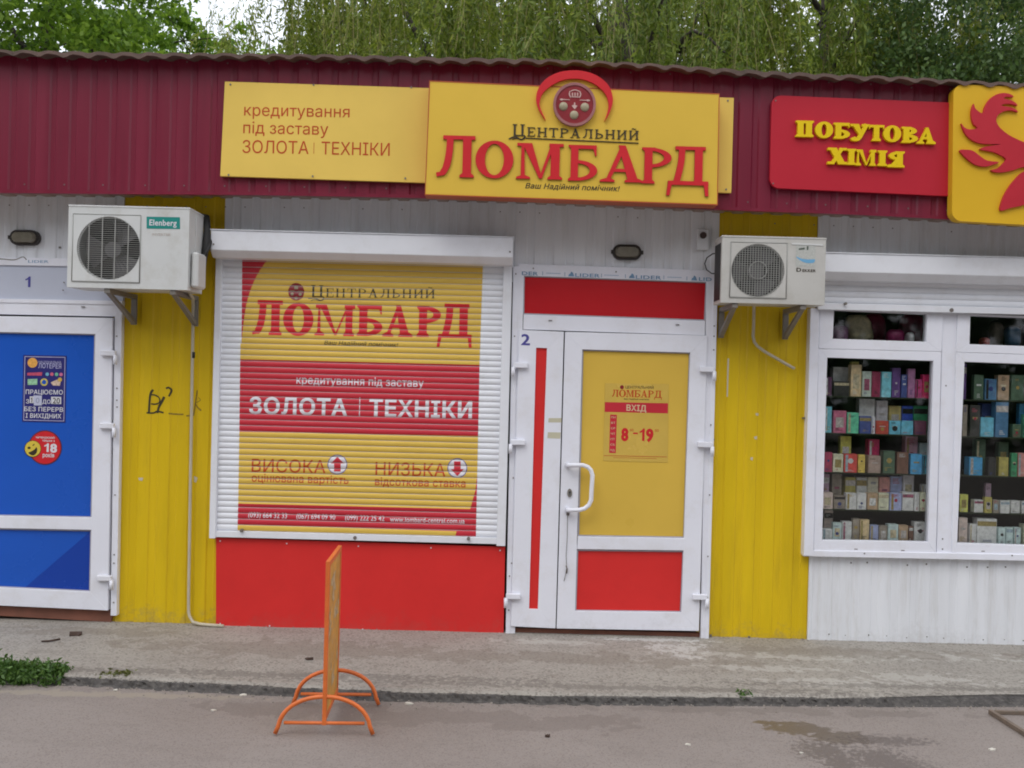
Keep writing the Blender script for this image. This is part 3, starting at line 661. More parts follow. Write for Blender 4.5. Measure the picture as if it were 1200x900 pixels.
# printed film that follows every slat
def slat_film(name, sh, m, layer):
    b = B(); bm = b.bm; V2, Fs = sh; v3 = [bm.verts.new(W(x, y, -.034)) for x, y in V2]
    for t_ in Fs:
        try: bm.faces.new([v3[i] for i in t_])
        except ValueError: pass
    z0 = min(v_.co.z for v_ in bm.verts); z1 = max(v_.co.z for v_ in bm.verts)
    cuts = []
    for i in range(NS+1):
        for u in (.0, .085, .13, .25, .45, .65, .85, .96):
            zz = zb+(i+u)*pitch
            if z0 < zz < z1: cuts.append((zz, u))
    for zz, u in cuts:
        bmesh.ops.bisect_plane(bm, geom=bm.verts[:]+bm.edges[:]+bm.faces[:], dist=1e-7, plane_co=(0,0,zz), plane_no=(0,0,1))
    kill = [f_ for f_ in bm.faces if ((f_.calc_center_median().z-zb)/pitch) % 1.0 < .085 or not (zb < f_.calc_center_median().z < zt+.01)]
    bmesh.ops.delete(bm, geom=kill, context='FACES')
    for v_ in bm.verts:
        z = v_.co.z; u = ((z-zb)/pitch) % 1.0
        v_.co.y = (prof(z) if .1 < u else -.0325)-.0006*layer
    return b.done(name, m, SH)
YL = [(284,298),(566,309),(562,428),(281.6,421)]
slat_film('printed_film', shape([[(284,302),(566,309),(562,427.6),(281.6,421)]], holes=[[(270,290),(315,300)]+smooth([(315,302),(304,318),(296,334),(290,352),(287,368),(285,384),(283,402)], 3, False)+[(270,402)]]), FILM_YEL, 1)
slat_film('printed_film', shape([[(284,302),(315,302.8)]+smooth([(315,302.8),(304,318),(296,334),(290,352),(287,368),(285,384),(283.2,400)], 3, False)]), FILM_RED, 1)
slat_film('printed_film', shape([[(281.6,421),(562,427.6),(560.3,511),(280.6,506)]]), FILM_RED, 1)
slat_film('printed_film', shape([[(280.6,506),(560.3,511),(559.3,556),(557,575),(551,596.5),(279.3,590)]]), FILM_YEL, 1)
slat_film('printed_film', shape([[(559.3,556),(557,575),(551,596.5),(279.3,590),(278.6,614.6),(535,622.5),(532,634),(557.6,634)]]), FILM_RED, 1)
slat_film('printed_film', shape([[(278.6,614.6),(535,622.5),(532,634),(278.4,627)]]), FILM_YEL, 1)
# lettering
f4 = lambda x, y: (270+x/4, 325+y/4)
def pawn_word(items, T=.27): return merge(*serif_run(items, T=T, t=.115, s=.07, h=.115))
LB = []
for ch, x0, x1, yb, cap in [('Л',95,243,268,163),('О',246,388,270,150),('М',398,582,272,145),('Б',592,712,274,146),('А',716,858,277,146),('Р',872,985,279,146),('Д',968,1132,283,157)]:
    q = f4(x0, yb); LB.append((ch, q[0], f4(x1, 0)[0], q[1]-(0 if ch != 'Д' else 1), cap/4))
slat_film('lettering', pawn_word(LB), LETTER_RED, 2)
q0, q1 = f4(378,92), f4(958,98)
slat_film('lettering', serif_text('ЦЕНТРАЛЬНИЙ', q0, q1, 10.3, gap=.2, big=1.35, T=.15, t=.06, s=.09, h=.05), INK_BLACK, 2)
slat_film('underline', merge(shape(ribbon([f4(440,103), f4(956,111)], .8)), shape(ribbon(smooth([f4(440,95), f4(425,108), f4(395,98), f4(365,100)], 4, False), 1))), INK_BLACK, 2)
slat_film('lettering', text('Ваш Надійний помічник!', f4(440,315), f4(783,326), 4.6, .012, .25), INK_BLACK, 2)
slat_film('medallion_print', shape([ell(347.3, 342, 9.4, 10.3)]), MEDAL, 2)
slat_film('medallion_print', merge(*[shape([ell(x, y, 1.9)]) for x, y in ((342.5,344.5),(352,345),(347.2,349.3))], shape([[(340,340.2),(345.5,340.6),(345.5,341.6),(340,341.2)]]), shape([[(349,340.8),(354.6,341),(354.6,342),(349,341.8)]]), shape([[(345.2,334.5),(349.2,334.7),(349.6,339),(345,339)]])), PEARL, 3)
slat_film('lettering', text('кредитування під заставу', (347.5,449.5), (496.5,453.5), 9.4, .012), FILM_WHITE, 2)
slat_film('lettering', text('ЗОЛОТА', (292,484.5), (407,487), 19, .034), FILM_WHITE, 2)
slat_film('lettering', text('ТЕХНІКИ', (432.5,487.2), (553,489.8), 19.3, .034), FILM_WHITE, 2)
slat_film('divider_line', shape(ribbon([(421.8,465.5),(421.3,487.5)], 1)), FILM_WHITE, 2)
slat_film('lettering', text('ВИСОКА', (295,552.8), (381.5,554.5), 15.2, .004), INK_ORANGE, 2)
slat_film('lettering', text('НИЗЬКА', (440,556.5), (522,558.5), 15.2, .004), INK_ORANGE, 2)
slat_film('lettering', text('оцінювана вартість', (295,564.2), (408.5,567), 9.2, .012), INK_ORANGE, 2)
slat_film('lettering', text('відсоткова ставка', (439.5,568.5), (545.5,571), 9.2, .012), INK_ORANGE, 2)
for cx, cy, sgn in ((395.5,544.3,1),(536,548.5,-1)):
    slat_film('arrow_disc', shape([ell(cx, cy, 11.6)]), INK_BLUE, 2)
    slat_film('arrow_disc', shape([ell(cx, cy, 10.7)]), FILM_WHITE, 3)
    a = [(0,-9.2),(7.6,-1.2),(3.9,-1.2),(3.9,8),(-3.9,8),(-3.9,-1.2),(-7.6,-1.2)]
    slat_film('arrow_print', shape([[(cx+x, cy+y*sgn) for x, y in a]]), FILM_RED, 4)
for s_, x0, x1, y0 in (('(093) 664 32 33',291,336.5,606.2),('(067) 694 09 90',347.5,393,607.8),('(099) 222 25 42',404.5,450.5,609.4),('www.lombard-central.com.ua',457,544.5,611.3)):
    slat_film('lettering', text(s_, (x0,y0), (x1,y0+(x1-x0)*.026), 6.6, .012), FILM_WHITE, 2)

# ------------------------------------------------------------------ doors
HM = {}
def hinge(px, py, Y, parent, flip=1):
    if flip not in HM:
        b = B(); b.box(-.02*flip, .075*flip, -.03, .0, -.018, .018, .004) if flip > 0 else b.box(-.075, .02, -.03, 0, -.018, .018, .004)
        b.tube([(-.02*flip, -.02, -.075), (-.02*flip, -.02, -.012)], .013, 10)
        HM[flip] = b.mesh('hinge'); HM[flip].materials.append(WHITE_PVC)
    p = W(px, py, Y); return link_mesh('hinge', HM[flip], None, parent, p)
def handle_pull(parent, pts_px, Y, m):
    b = B(); p = [W(x, y, Y) for x, y in pts_px]; base0, base1 = p[0]+Vector((0,.055,0)), p[-1]+Vector((0,.055,0))
    b.tube([base0]+p+[base1], .0145, 10)
    for q in (base0, base1): b.tube([q+Vector((0,-.012,0)), q+Vector((0,.0,0))], .02, 12)
    return b.done('handle', m, parent)
DY = -.045                                     # front of the leaves
# pawnshop door, number 2
D2 = part_empty('pawnshop_door', SHOP)
b = B()
b.frame([(607,309),(838,317),(828.5,752),(596.5,743)], [(614,323),(828,330.5),(821,752),(603.5,743)], -.03, .08, skip=(2,))
b.quad((613.6,368.4),(826.5,376),(826,393),(613,386), -.0315, .07, .0015)
b.done('frame', WHITE_PVC, D2)
B().quad((601.5,312),(608,312.3),(598,745),(592.5,745), -.034, .05, .001).done('trim_strip', WHITE_PVC, D2)
B().quad((836.5,321),(841.5,321),(830.5,752),(826,752), -.034, .05, .001).done('trim_strip', WHITE_PVC, D2)
B().quad((613,322),(829,329.5),(827,377),(612,369), -.012, .02).done('transom_panel', RED_DARKER, D2)
b = B(); b.frame([(613.3,322.6),(828.6,330),(826.6,376.2),(612.6,368.4)], [(615,324.3),(827,331.6),(825.2,374.5),(614.4,367)], -.022, .01, .0008); b.done('glazing_bead', SHUT_GREY, D2)
# side leaf
b = B(); b.frame([(608.5,386.5),(660.8,388.8),(651,736.5),(598.5,734)], [(628.3,407.5),(641,408),(630.3,714),(620,713.7)], DY, .055); b.done('side_leaf_frame', WHITE_PVC, D2)
B().quad((627.5,406),(642,407),(631,715),(619,714.5), DY+.014, .02).done('side_leaf_panel', RED_PANEL, D2)
# main leaf
b = B(); b.frame([(662.3,388.8),(829,393.2),(819,739.5),(652.3,736.6)], [(682.3,409.5),(809,413.2),(798.6,717.8),(674,716)], DY, .055)
b.quad((677.2,628.8),(802.2,630.8),(801.8,645.2),(676.2,643.6), DY-.001, .05, .0015); b.done('leaf_frame', WHITE_PVC, D2)
b = B(); b.frame([(681.8,409),(809.5,412.7),(802.4,630.8),(676.7,628.8)], [(683.6,411),(807.6,414.5),(800.8,629),(678.6,627)], DY+.012, .01, .0008)
b.frame([(676,643.8),(801.7,645.4),(798.5,718),(673.8,716.3)], [(677.6,645.5),(800,647),(797,716.3),(675.4,714.8)], DY+.012, .01, .0008); b.done('glazing_bead', SHUT_GREY, D2)
B().quad((680,407),(811,411),(804,632),(675,630), DY+.022, .015).done('yellow_panel', YEL_PANEL, D2)
B().quad((675,642),(803,644),(800,719),(672,717), DY+.022, .015).done('red_panel', RED_PANEL, D2)
B().quad((597,736),(826,742),(824,754),(597,746.5), .0, .05).done('threshold', THRESH, D2)
for x, y in ((604,428),(601,518),(595.5,698)): hinge(x+1, y, DY, D2, 1)
for x, y in ((834,433),(831.5,521),(825.5,699)): hinge(x-1, y, DY, D2, -1)
handle_pull(D2, [(665.5,545.3),(683,545),(689,547.2),(692.5,551),(694.3,557),(693.4,571),(692.8,586),(690,592),(685,596),(679,597.6),(665.5,598)], DY-.055, WHITE_PVC)
b = B(); b.ext(shape([ell(667.6,577.8,2.9,5)]), DY-.008, .009); b.done('lock_plate', STEEL_GREY, D2)
b = B(); b.ext(shape([ell(667.8,577,1.1,1.4), [(667.3,577),(668.3,577),(668.3,580.5),(667.3,580.5)]]), DY-.010, .002); b.done('keyhole', BLACK, D2)
b = B(); b.tube([W(x, y, DY-.012) for x, y in ((665.5,600),(665,606),(664.6,630),(663.4,652),(664,665),(663,672),(661,681))], .0022, 6)
b.tube([W(x, y, DY-.012) for x, y in ((663.5,663),(664.7,667),(663.8,672))], .005, 6); b.tube([W(x, y, DY-.01) for x, y in ((665.6,600),(665.4,604))], .01, 8); b.done('wire', SCREW, D2)
film('number', text('2', (610.5,404), (621,404.4), 13, .03), DY-.0008, INK_BLUE, D2)
for q in ([(643,490),(658,490),(658,495),(642.5,495)], [(642,506.5),(657,506.8),(656.6,514),(641.5,513.5)]): film('tape_mark', flatquad(*q), DY-.0007, mat('yellowed_tape', (.55,.52,.38), .5), D2)
fly = -.0325
sh = []
for s_, x0, x1, y0 in (('DER',611.5,630.5,322.2),('LIDER',674,703,324.3),('LIDER',745,775,326.6),('LID',819,834,329)): sh.append(text(s_, (x0,y0), (x1,y0+(x1-x0)*.033), 4.3, .015))
for x, y in ((668,320.5),(739,322.6),(812,325.2)):
    sh.append(shape([[(x-2,y+3.2),(x+5,y+3.4),(x+3.4,y-1),(x+1.4,y-2.4),(x+.2,y+.4),(x-1,y+.6)]]))
for x, y in ((636,318),(662,319),(705,320.6),(733,321.4),(778,322.8),(805,324)): sh.append(shape(ribbon([(x,y),(x-.1,y+4.5)], .6)))
for x, y in ((640,320),(708,322.3),(782,324.7)): sh.append(shape(ribbon([(x,y),(x+17,y+.5)], .5)))
film('tape_lettering', merge(*sh), fly, INK_TAPE, D2)['kind'] = 'stuff'
# lottery kiosk door, number 1
D1 = part_empty('blue_door', SHOP)
b = B()
b.frame([(-62,350),(143,353.5),(136.5,721.5),(-66,713)], [(-55,367),(134.5,371),(129.5,721.5),(-59,713)], -.03, .08, skip=(2,))
b.quad((-62,300.5),(150,304),(150,313),(-62,309.5), -.03, .05, .001)
b.quad((-62,349),(143,352.6),(143,357),(-62,353.4), -.036, .05, .001)
b.done('frame', WHITE_PVC, D1)
B().quad((-62,309),(148,312.5),(144,353.5),(-62,350), -.018, .03, .001).done('transom_panel', mat('pale_transom', (.5,.53,.63), .4, .05), D1)
film('number', one(29.5, 35.6, 336.5, 12.5), -.0195, INK_BLUE, D1)
film('tape_lettering', text('LIDER', (33,307.8), (57,308.2), 3.2, .01), -.0305, INK_TAPE, D1)
b = B(); b.ext(shape(ribbon(smooth([(-20,303.8),(0,303.4),(14,304.6),(20,303.6),(27,301),(31,304.5)], 4, False), 1.1)), -.0315, .001); b.done('sealant_bead', STEEL_GREY, D1)
b = B(); b.frame([(-54,369.5),(132,372.6),(126.3,715.5),(-58,707)], [(-30,388.5),(111.6,391.5),(105.4,693.5),(-34,687)], DY, .055)
b.quad((-33,604),(107.6,606.6),(107.2,621),(-33,618.4), DY-.001, .05, .0015); b.done('leaf_frame', WHITE_PVC, D1)
b = B(); b.frame([(-30.5,388),(112,391),(107.6,607.2),(-33,604.6)], [(-28.5,390),(110.3,392.8),(106,605.3),(-31,602.6)], DY+.012, .01, .0008)
b.frame([(-33,618),(107.2,620.8),(105.6,694),(-34,687.5)], [(-31,620),(105.7,622.6),(104.2,692),(-32,685.6)], DY+.012, .01, .0008); b.done('glazing_bead', SHUT_GREY, D1)
B().quad((-33,386),(114,389.5),(109,609),(-36,606), DY+.022, .015).done('blue_panel', BLUE, D1)
B().quad((-36,616),(109,619),(107.5,696),(-37,689), DY+.022, .015).done('blue_panel', BLUE, D1)
film('print_shade', ([(106.2,622.3),(26,691.3),(105,694)], [[0,1,2]]), DY+.0212, BLUE_DK, D1)
B().quad((-64,708),(132,715.5),(130,729),(-64,718), .0, .05).done('threshold', THRESH, D1)
for x, y in ((131,414),(129.5,499),(126.5,677)): hinge(x+2, y, DY, D1, -1)
b = B()
for px, py in ((137,455),(137,469),(137.3,477),(136.8,394),(134.8,580),(133.8,650),(133.5,660),(133.2,706),(75,331),(74,340)): 
    p = W(px, py, -.031); b.box(p.x-.004, p.x+.004, -.034, -.028, p.z-.004, p.z+.004)
for px, py in ((604.5,321),(625,314.5),(722,318.5),(603,394),(601.5,560),(599.5,660),(597,675),(596.2,715),(837,382),(836.7,394),(836.4,410),(833,498),(831.5,580),(829.5,652),(828.8,700)):
    p = W(px, py, -.035); b.box(p.x-.004, p.x+.004, -.038, -.03, p.z-.004, p.z+.004)
for px, py in ((97,359.5),(645,375.5),(794,380.5)):
    p = W(px, py, -.038); b.box(p.x-.012, p.x+.012, -.0385, -.03, p.z-.0025, p.z+.0025)
b.done('screws', SCREW, SHOP)['kind'] = 'stuff'
#SECTION3
# ------------------------------------------------------------------ notices stuck on the doors
def notice_root(name, label, p, Y): return thing(name, label, 'notice', W(*p, Y))
NY = DY+.0205
N = notice_root('opening_hours_notice', 'dark blue opening hours notice on the blue door', (52,456), NY)
B().ext(flatquad((27.3,416),(78,417),(76.5,495.2),(26,494)), NY-.001, .001).done('backing', mat('notice_navy', (.022,.02,.16), .35), N)
LAV = mat('notice_lavender', (.4,.4,.6), .4); PAPER = mat('paper_patch', (.65,.65,.68), .7)
film('border', shape([[(28.8,417.4),(76.6,418.4),(75.2,493.8),(27.4,492.6)]], holes=[[(29.6,418.3),(75.8,419.2),(74.4,493),(28.2,491.8)]]), NY-.0018, LAV, N)
zf = lambda x, y: (20+x/6.42, 410+y/6.42)
film('lettering', text('НАЦІОНАЛЬНА', zf(160,98), zf(332,102), 2.6, .01), NY-.002, LAV, N)
film('lettering', text('ЛОТЕРЕЯ', zf(160,136), zf(332,141), 5.6, .02), NY-.002, LAV, N)
film('globe', shape([ell(*zf(116,97), 5.8)]), NY-.002, mat('globe_orange', (.75,.38,.08), .4, .3, 60), N)
film('badge', merge(shape([[zf(78,172), zf(190,168), zf(186,194), zf(76,192)]])), NY-.002, mat('badge_pink', (.55,.08,.15), .4, .3, 90), N)
for i, (x, y, c) in enumerate(((227,183,(.15,.4,.55)),(262,183,(.6,.12,.2)),(297,184,(.15,.45,.3)),(331,185,(.6,.15,.3)))): film('badge', shape([ell(*zf(x,y), 2.1, n=12)]), NY-.002, mat('badge_%d' % i, c, .4), N)
film('badge', merge(shape([[zf(80,220), zf(152,218), zf(152,262), zf(80,264)]])), NY-.002, mat('badge_green', (.3,.55,.35), .4, .4, 90), N)
film('badge', shape([ell(*zf(203,243), 4.4)]), NY-.002, mat('badge_yellow', (.6,.5,.1), .4, .5, 90), N)
film('badge', shape([ell(*zf(203,243), 2.6)]), NY-.0026, BLUE, N)
film('badge', shape([[zf(252,246), zf(300,224), zf(330,230), zf(322,270), zf(270,268)]]), NY-.002, mat('badge_cream', (.6,.45,.35), .4, .5, 90), N)
film('badge', shape([ell(*zf(322,224), 2.5)]), NY-.0026, mat('badge_gold', (.6,.4,.08), .4), N)
film('lettering', text('ПРАЦЮЄМО', zf(64,332), zf(344,336), 5.2, .018), NY-.002, PAPER, N)
film('lettering', text('З', zf(66,402), zf(92,402), 4.6, .018), NY-.002, PAPER, N)
film('lettering', text('ДО', zf(190,403), zf(252,405), 4.6, .018), NY-.002, PAPER, N)
film('lettering', text('БЕЗ ПЕРЕРВ', zf(54,460), zf(346,466), 5.2, .018), NY-.002, PAPER, N)
film('lettering', text('І ВИХІДНИХ', zf(64,510), zf(332,516), 5.2, .018), NY-.002, PAPER, N)
film('patch', shape([[zf(96,350), zf(124,350), zf(124,400), zf(96,400)]]), NY-.002, PAPER, N)
film('patch', shape([[zf(256,352), zf(332,354), zf(332,408), zf(256,406)]]), NY-.002, PAPER, N)
film('patch', shape([[zf(124,342), zf(186,344), zf(186,418), zf(126,418)]]), NY-.0024, mat('patch_blue_white', (.5,.52,.66), .5), N)
film('lettering', one(zf(102,0)[0], zf(114,0)[0], zf(0,396)[1], 6), NY-.0028, INK_BLACK, N)
film('lettering', text('0', zf(140,400), zf(168,400), 6.6, .01), NY-.003, mat('pen_grey', (.3,.32,.45), .6), N)
film('lettering', text('20', zf(268,402), zf(322,404), 6.8, .01), NY-.0028, INK_BLACK, N)
N = notice_root('age_limit_sticker', 'round red age limit sticker with a laughing yellow face on the blue door', (54,524), NY)
film('backing', shape([ell(*zf(210,735), 19.7, 20.3, 40)]), NY-.0006, mat('sticker_dark_rim', (.1,.02,.03), .4), N)
film('red_disc', shape([ell(*zf(210,735), 18.4, 19, 40)]), NY-.0012, LETTER_RED, N)
film('lettering', text('нагороджуємо', zf(142,664), zf(284,668), 2.6, .015), NY-.0018, PAPER, N)
film('lettering', text('тільки з', zf(190,690), zf(284,693), 2.8, .015), NY-.0018, PAPER, N)
film('lettering', merge(one(zf(204,0)[0], zf(238,0)[0], zf(0,768)[1], 10), text('8', zf(248,769), zf(300,771), 10, .05)), NY-.0018, FILM_WHITE, N)
film('lettering', text('років', zf(192,806), zf(280,808), 4.8, .03), NY-.0018, PAPER, N)
film('face', shape([ell(*zf(117,745), 9.9)]), NY-.0018, INK_BLACK, N)
film('face', shape([ell(*zf(118,744), 9.2)]), NY-.0024, mat('face_yellow', (.68,.52,.06), .35), N)
film('mouth', shape([[zf(84,772)]+smooth([zf(84,772), zf(110,762), zf(132,748), zf(145,730)], 3, False)+smooth([zf(152,745), zf(146,775), zf(120,795), zf(90,782)], 3, False)]), NY-.003, INK_BLACK, N)
film('eye', merge(shape([ell(*zf(90,737), 1.9, 1.4)]), shape(ribbon([zf(118,722), zf(130,708)], 1.2))), NY-.003, INK_BLACK, N)
NY = DY+.0205
N = notice_root('entrance_notice', 'yellow entrance notice with opening hours on the yellow door panel', (745,495), NY)
zg = lambda x, y: (700+x/7.5, 440+y/7.5)
film('backing', shape([[zg(68,68), zg(628,76), zg(618,765), zg(52,750)]]), NY-.0006, mat('notice_yellow', (.62,.42,.08), .25), N)
film('red_band', shape([[zg(66,234), zg(622,244), zg(620,333), zg(64,320)]]), NY-.0012, FILM_RED, N)
film('lettering', text('ВХІД', zg(255,308), zg(430,316), 7, .03), NY-.0018, mat('notice_pale', (.65,.5,.3), .4), N)
film('lettering', serif_text('ЛОМБАРД', zg(125,186), zg(567,196), 8.2, gap=.06, T=.2, t=.08, s=.07, h=.08), NY-.0012, INK_ORANGE, N)
film('lettering', text('ЦЕНТРАЛЬНИЙ', zg(246,113), zg(494,118), 3.1, .012), NY-.0012, INK_BLACK, N)
film('lettering', text('Ваш Надійний помічник!', zg(232,212), zg(455,217), 1.7, .015, .2), NY-.0012, INK_BLACK, N)
film('medallion_print', shape([ell(*zg(216,103), 2.3)]), NY-.0012, MEDAL, N)
film('red_band', shape([[zg(113,343), zg(172,345), zg(162,682), zg(104,680)]]), NY-.0012, FILM_RED, N)
for i, dn in enumerate(('ПН','ВТ','СР','ЧТ','ПТ','СБ','НД')):
    film('lettering', text(dn, zg(122-i*1.4,376+i*48), zg(160-i*1.4,377+i*48), 2.3, .012), NY-.0018, mat('notice_pale', (.65,.5,.3)), N)
film('lettering', text('8', zg(208,570), zg(272,571), 14.5, .06), NY-.0012, LETTER_RED, N)
film('lettering', text('00', zg(286,490), zg(318,491), 3, .01), NY-.0012, INK_ORANGE, N)
film('lettering', merge(one(zg(370,0)[0], zg(414,0)[0], zg(0,575)[1], 14.5), text('9', zg(426,576), zg(492,577), 14.5, .06)), NY-.0012, LETTER_RED, N)
film('lettering', text('00', zg(506,494), zg(540,495), 3, .01), NY-.0012, INK_ORANGE, N)
film('dash', shape(ribbon([zg(314,508), zg(356,509)], 1.8)), NY-.0012, LETTER_RED, N)
film('dash', merge(shape(ribbon([zg(56,704), zg(612,716)], .6)), shape(ribbon([zg(140,722), zg(520,730)], .4))), NY-.0012, INK_ORANGE, N)

# ------------------------------------------------------------------ signs on the canopy
S0 = thing('banner_board', 'long flat yellow banner board behind the box sign on the canopy', 'sign', W(560,215,FY-.02))
B().quad((263.5,95.5),(860,114.6),(857,226),(258,206.3), FY-.035, .025, .001).done('board', BAN_YEL, S0)
BY = FY-.0362
film('lettering', text('кредитування', (286,135.3), (409.5,137.6), 13.6, .0), BY, INK_ORANGE, S0)
film('lettering', text('під заставу', (285,156), (384.5,158), 13.6, .0), BY, INK_ORANGE, S0)
film('lettering', text('ЗОЛОТА', (284,179), (361.5,180.5), 15, .0), BY, INK_ORANGE, S0)
film('lettering', text('ТЕХНІКИ', (376.5,180.8), (456.5,182.6), 15, .0), BY, INK_ORANGE, S0)
film('divider_line', shape(ribbon([(368,167),(367.6,180)], .6)), BY, INK_ORANGE, S0)
b = B()
for px, py in ((270,99),(367.5,99.5),(482,102.5),(268,205),(366.5,206.5),(475,209),(853,118),(851,222)):
    p = W(px, py, BY); b.tube([(p.x, BY-.004, p.z), (p.x, BY+.001, p.z)], .006, 8)
b.done('screws', STEEL_GREY, S0)['kind'] = 'stuff'
SY = FY-.165
S1 = thing('pawnshop_box_sign', 'yellow box sign with large red raised letters and round medallion on the canopy', 'sign', W(670,230,SY))
B().quad((504,95.5),(842.5,110.6),(840.3,239.2),(498.5,227.4), SY, .125, .001).done('box_face', SIGN_YEL, S1)
B().frame([(503,94.3),(843.4,109.6),(841.2,240.4),(497.6,228.4)], [(504,95.5),(842.5,110.6),(840.3,239.2),(498.5,227.4)], SY-.002, .13, 0).done('box_rim', SIGN_EDGE, S1)
ze = lambda x, y: (620+x/9, 75+y/9)
outer = smooth([ze(175,590), ze(120,510), ze(85,430), ze(75,340), ze(110,235), ze(200,140), ze(320,85), ze(440,67), ze(560,72), ze(680,105), ze(780,165), ze(850,245), ze(882,350), ze(875,440), ze(840,530), ze(795,600)], 4, False)
inner = smooth([ze(795,600), ze(830,500), ze(838,420), ze(815,330), ze(740,245), ze(640,185), ze(540,157), ze(430,155), ze(330,178), ze(230,230), ze(150,300), ze(118,370), ze(115,450), ze(175,590)], 4, False)
B().ext(shape([outer+inner[1:-1]]), SY-.022, .022).done('red_arch', LETTER_RED, S1)
B().ext(shape([ell(*ze(478,340), 40.5, 30)], holes=[[(480,94.4),(842.5,110.5),(842,240),(480,240)]]), SY+.001, .12).done('arch_backing', SIGN_YEL, S1)
B().ext(shape([ell(*ze(480,424), 25, 25.6, 44)], holes=[ell(*ze(480,424), 22, 22.4, 40)]), SY-.03, .03).done('medallion_rim', MEDAL_RIM, S1)
B().ext(shape([ell(*ze(480,424), 22.2, 22.6, 44)]), SY-.024, .02).done('medallion', MEDAL, S1)
for x, y in ((362,447),(588,455),(475,538)):
    c = W(*ze(x,y), SY-.024); b = B(); bmesh.ops.create_uvsphere(b.bm, u_segments=16, v_segments=8, radius=.027)
    for v_ in b.bm.verts: v_.co.y *= .45; v_.co += c
    for f_ in b.bm.faces: f_.smooth = True
    b.done('pearl', PEARL, S1)
sh = [shape(ribbon(smooth([ze(432,285), ze(425,320), ze(440,352)], 3, False), 1.3)), shape(ribbon(smooth([ze(535,288), ze(545,322), ze(530,355)], 3, False), 1.3)),
      shape(ribbon(smooth([ze(440,285), ze(485,272), ze(532,288)], 3, False), 1.1)), shape(ribbon([ze(448,345), ze(525,348)], 1.0))]
for x in (458, 485, 512): sh.append(shape(ribbon([ze(x,302), ze(x,336)], 1.5)))
sh += [shape([[ze(325,368), ze(345,364), ze(362,369), ze(430,374), ze(430,380), ze(362,378), ze(345,384), ze(325,378)]]), shape([[ze(535,377), ze(600,378), ze(620,373), ze(643,380), ze(643,388), ze(620,394), ze(600,386), ze(535,384)]])]
sh += [shape([[ze(474,405), ze(487,405), ze(487,432), ze(512,440), ze(481,478), ze(448,438), ze(474,430)]])]
B().ext(merge(*sh), SY-.027, .004).done('crest', mat('crest_pale', (.6,.4,.36), .4), S1)
zs = lambda x, y: (490+x/3.077, 60+y/3.077)
it = []
for ch, x0, x1, yb, cap in [('Л',58,203,452,150),('О',205,342,454,131),('М',355,522,459,129),('Б',540,645,466,129),('А',657,815,470,130),('Р',805,912,476,130),('Д',895,1048,483,137)]:
    q = zs(x0, yb); it.append((ch, q[0], zs(x1, 0)[0], q[1]-(0 if ch != 'Д' else 1.5), cap/3.077))
for g_ in serif_run(it, T=.215, t=.09, s=.07, h=.085):
    o = B().ext(g_, SY-.012, .012).done('raised_letter', LETTER_RED, S1)
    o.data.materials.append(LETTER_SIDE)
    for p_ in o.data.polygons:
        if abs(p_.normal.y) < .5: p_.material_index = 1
q0, q1 = zs(340,304), zs(795,319)
B().ext(serif_text('ЦЕНТРАЛЬНИЙ', q0, q1, 10.4, gap=.2, big=1.3, T=.15, t=.06, s=.09, h=.05), SY-.006, .006).done('lettering', INK_BLACK, S1)
B().ext(merge(shape(ribbon([zs(388,313), zs(795,331)], 1.0)), shape(ribbon(smooth([zs(388,306), zs(372,318), zs(350,308), zs(327,316)], 4, False), 1.4))), SY-.006, .006).done('underline', INK_BLACK, S1)
film('lettering', text('Ваш Надійний помічник!', zs(386,494), zs(723,505), 6.2, .02, .28), SY-.0012, INK_BLACK, S1)

S2 = thing('household_goods_sign', 'red rounded board with raised yellow lettering right of the pawnshop sign', 'sign', W(1010,225,FY-.02))
def rrect(TL, TR, BR, BL, r, corners=(1,1,1,1), n=6):
    P = [TL, TR, BR, BL]; out = []
    for i in range(4):
        p, a, c = P[i], P[i-1], P[(i+1) % 4]
        if not corners[i]: out.append(p); continue
        ua = [(a[k]-p[k])/math.dist(a, p)*r for k in (0, 1)]; uc = [(c[k]-p[k])/math.dist(c, p)*r for k in (0, 1)]
        for j in range(n+1):
            t_ = j/n*math.pi/2; out.append((p[0]+ua[0]*(1-math.sin(t_))+uc[0]*(1-math.cos(t_)), p[1]+ua[1]*(1-math.sin(t_))+uc[1]*(1-math.cos(t_))))
    return out
B().ext(shape([rrect((904.5,111.5),(1122,120.5),(1119,230),(902,220), 11, (1,0,0,1))]), FY-.04, .03).done('board', HSIGN_RED, S2)
zr = lambda x, y: (860+x/3.53, 60+y/3.53)
it = []
for ch, x0, x1, yb, cap in [('П',256,330,353,67),('О',336,410,357,66),('Б',413,480,361,66),('У',482,560,366,66),('Т',558,622,370,66),('О',618,692,373,66),('В',694,762,378,66),('А',760,838,382,66),
                            ('Х',388,468,466,68),('І',468,505,469,66),('М',507,588,472,66),('І',595,634,474,64),('Я',636,706,479,66)]:
    q = zr(x0, yb); it.append((ch, q[0], zr(x1, 0)[0], q[1], cap/3.53))
for g_ in serif_run(it, T=.3, t=.15, s=.09, h=.15): B().ext(g_, FY-.065, .026).done('raised_letter', LETTER_YEL, S2)
b = B()
for px, py in ((909,118),(906,215)):
    p = W(px, py, FY-.04); b.tube([(p.x, FY-.043, p.z), (p.x, FY-.039, p.z)], .005, 8)
b.done('screws', STEEL_GREY, S2)['kind'] = 'stuff'
S3 = thing('phoenix_box_sign', 'yellow rounded box sign with red phoenix emblem at the right end', 'sign', W(1195,258,FY-.1))
PYY = FY-.1
B().ext(shape([rrect((1117.5,98.8),(1282,104),(1279,268),(1115.5,258.5), 11)]), PYY, .07).done('box', HSIGN_YEL, S3)
zp = lambda x, y: (1110+x/5.29, 95+y/5.29)
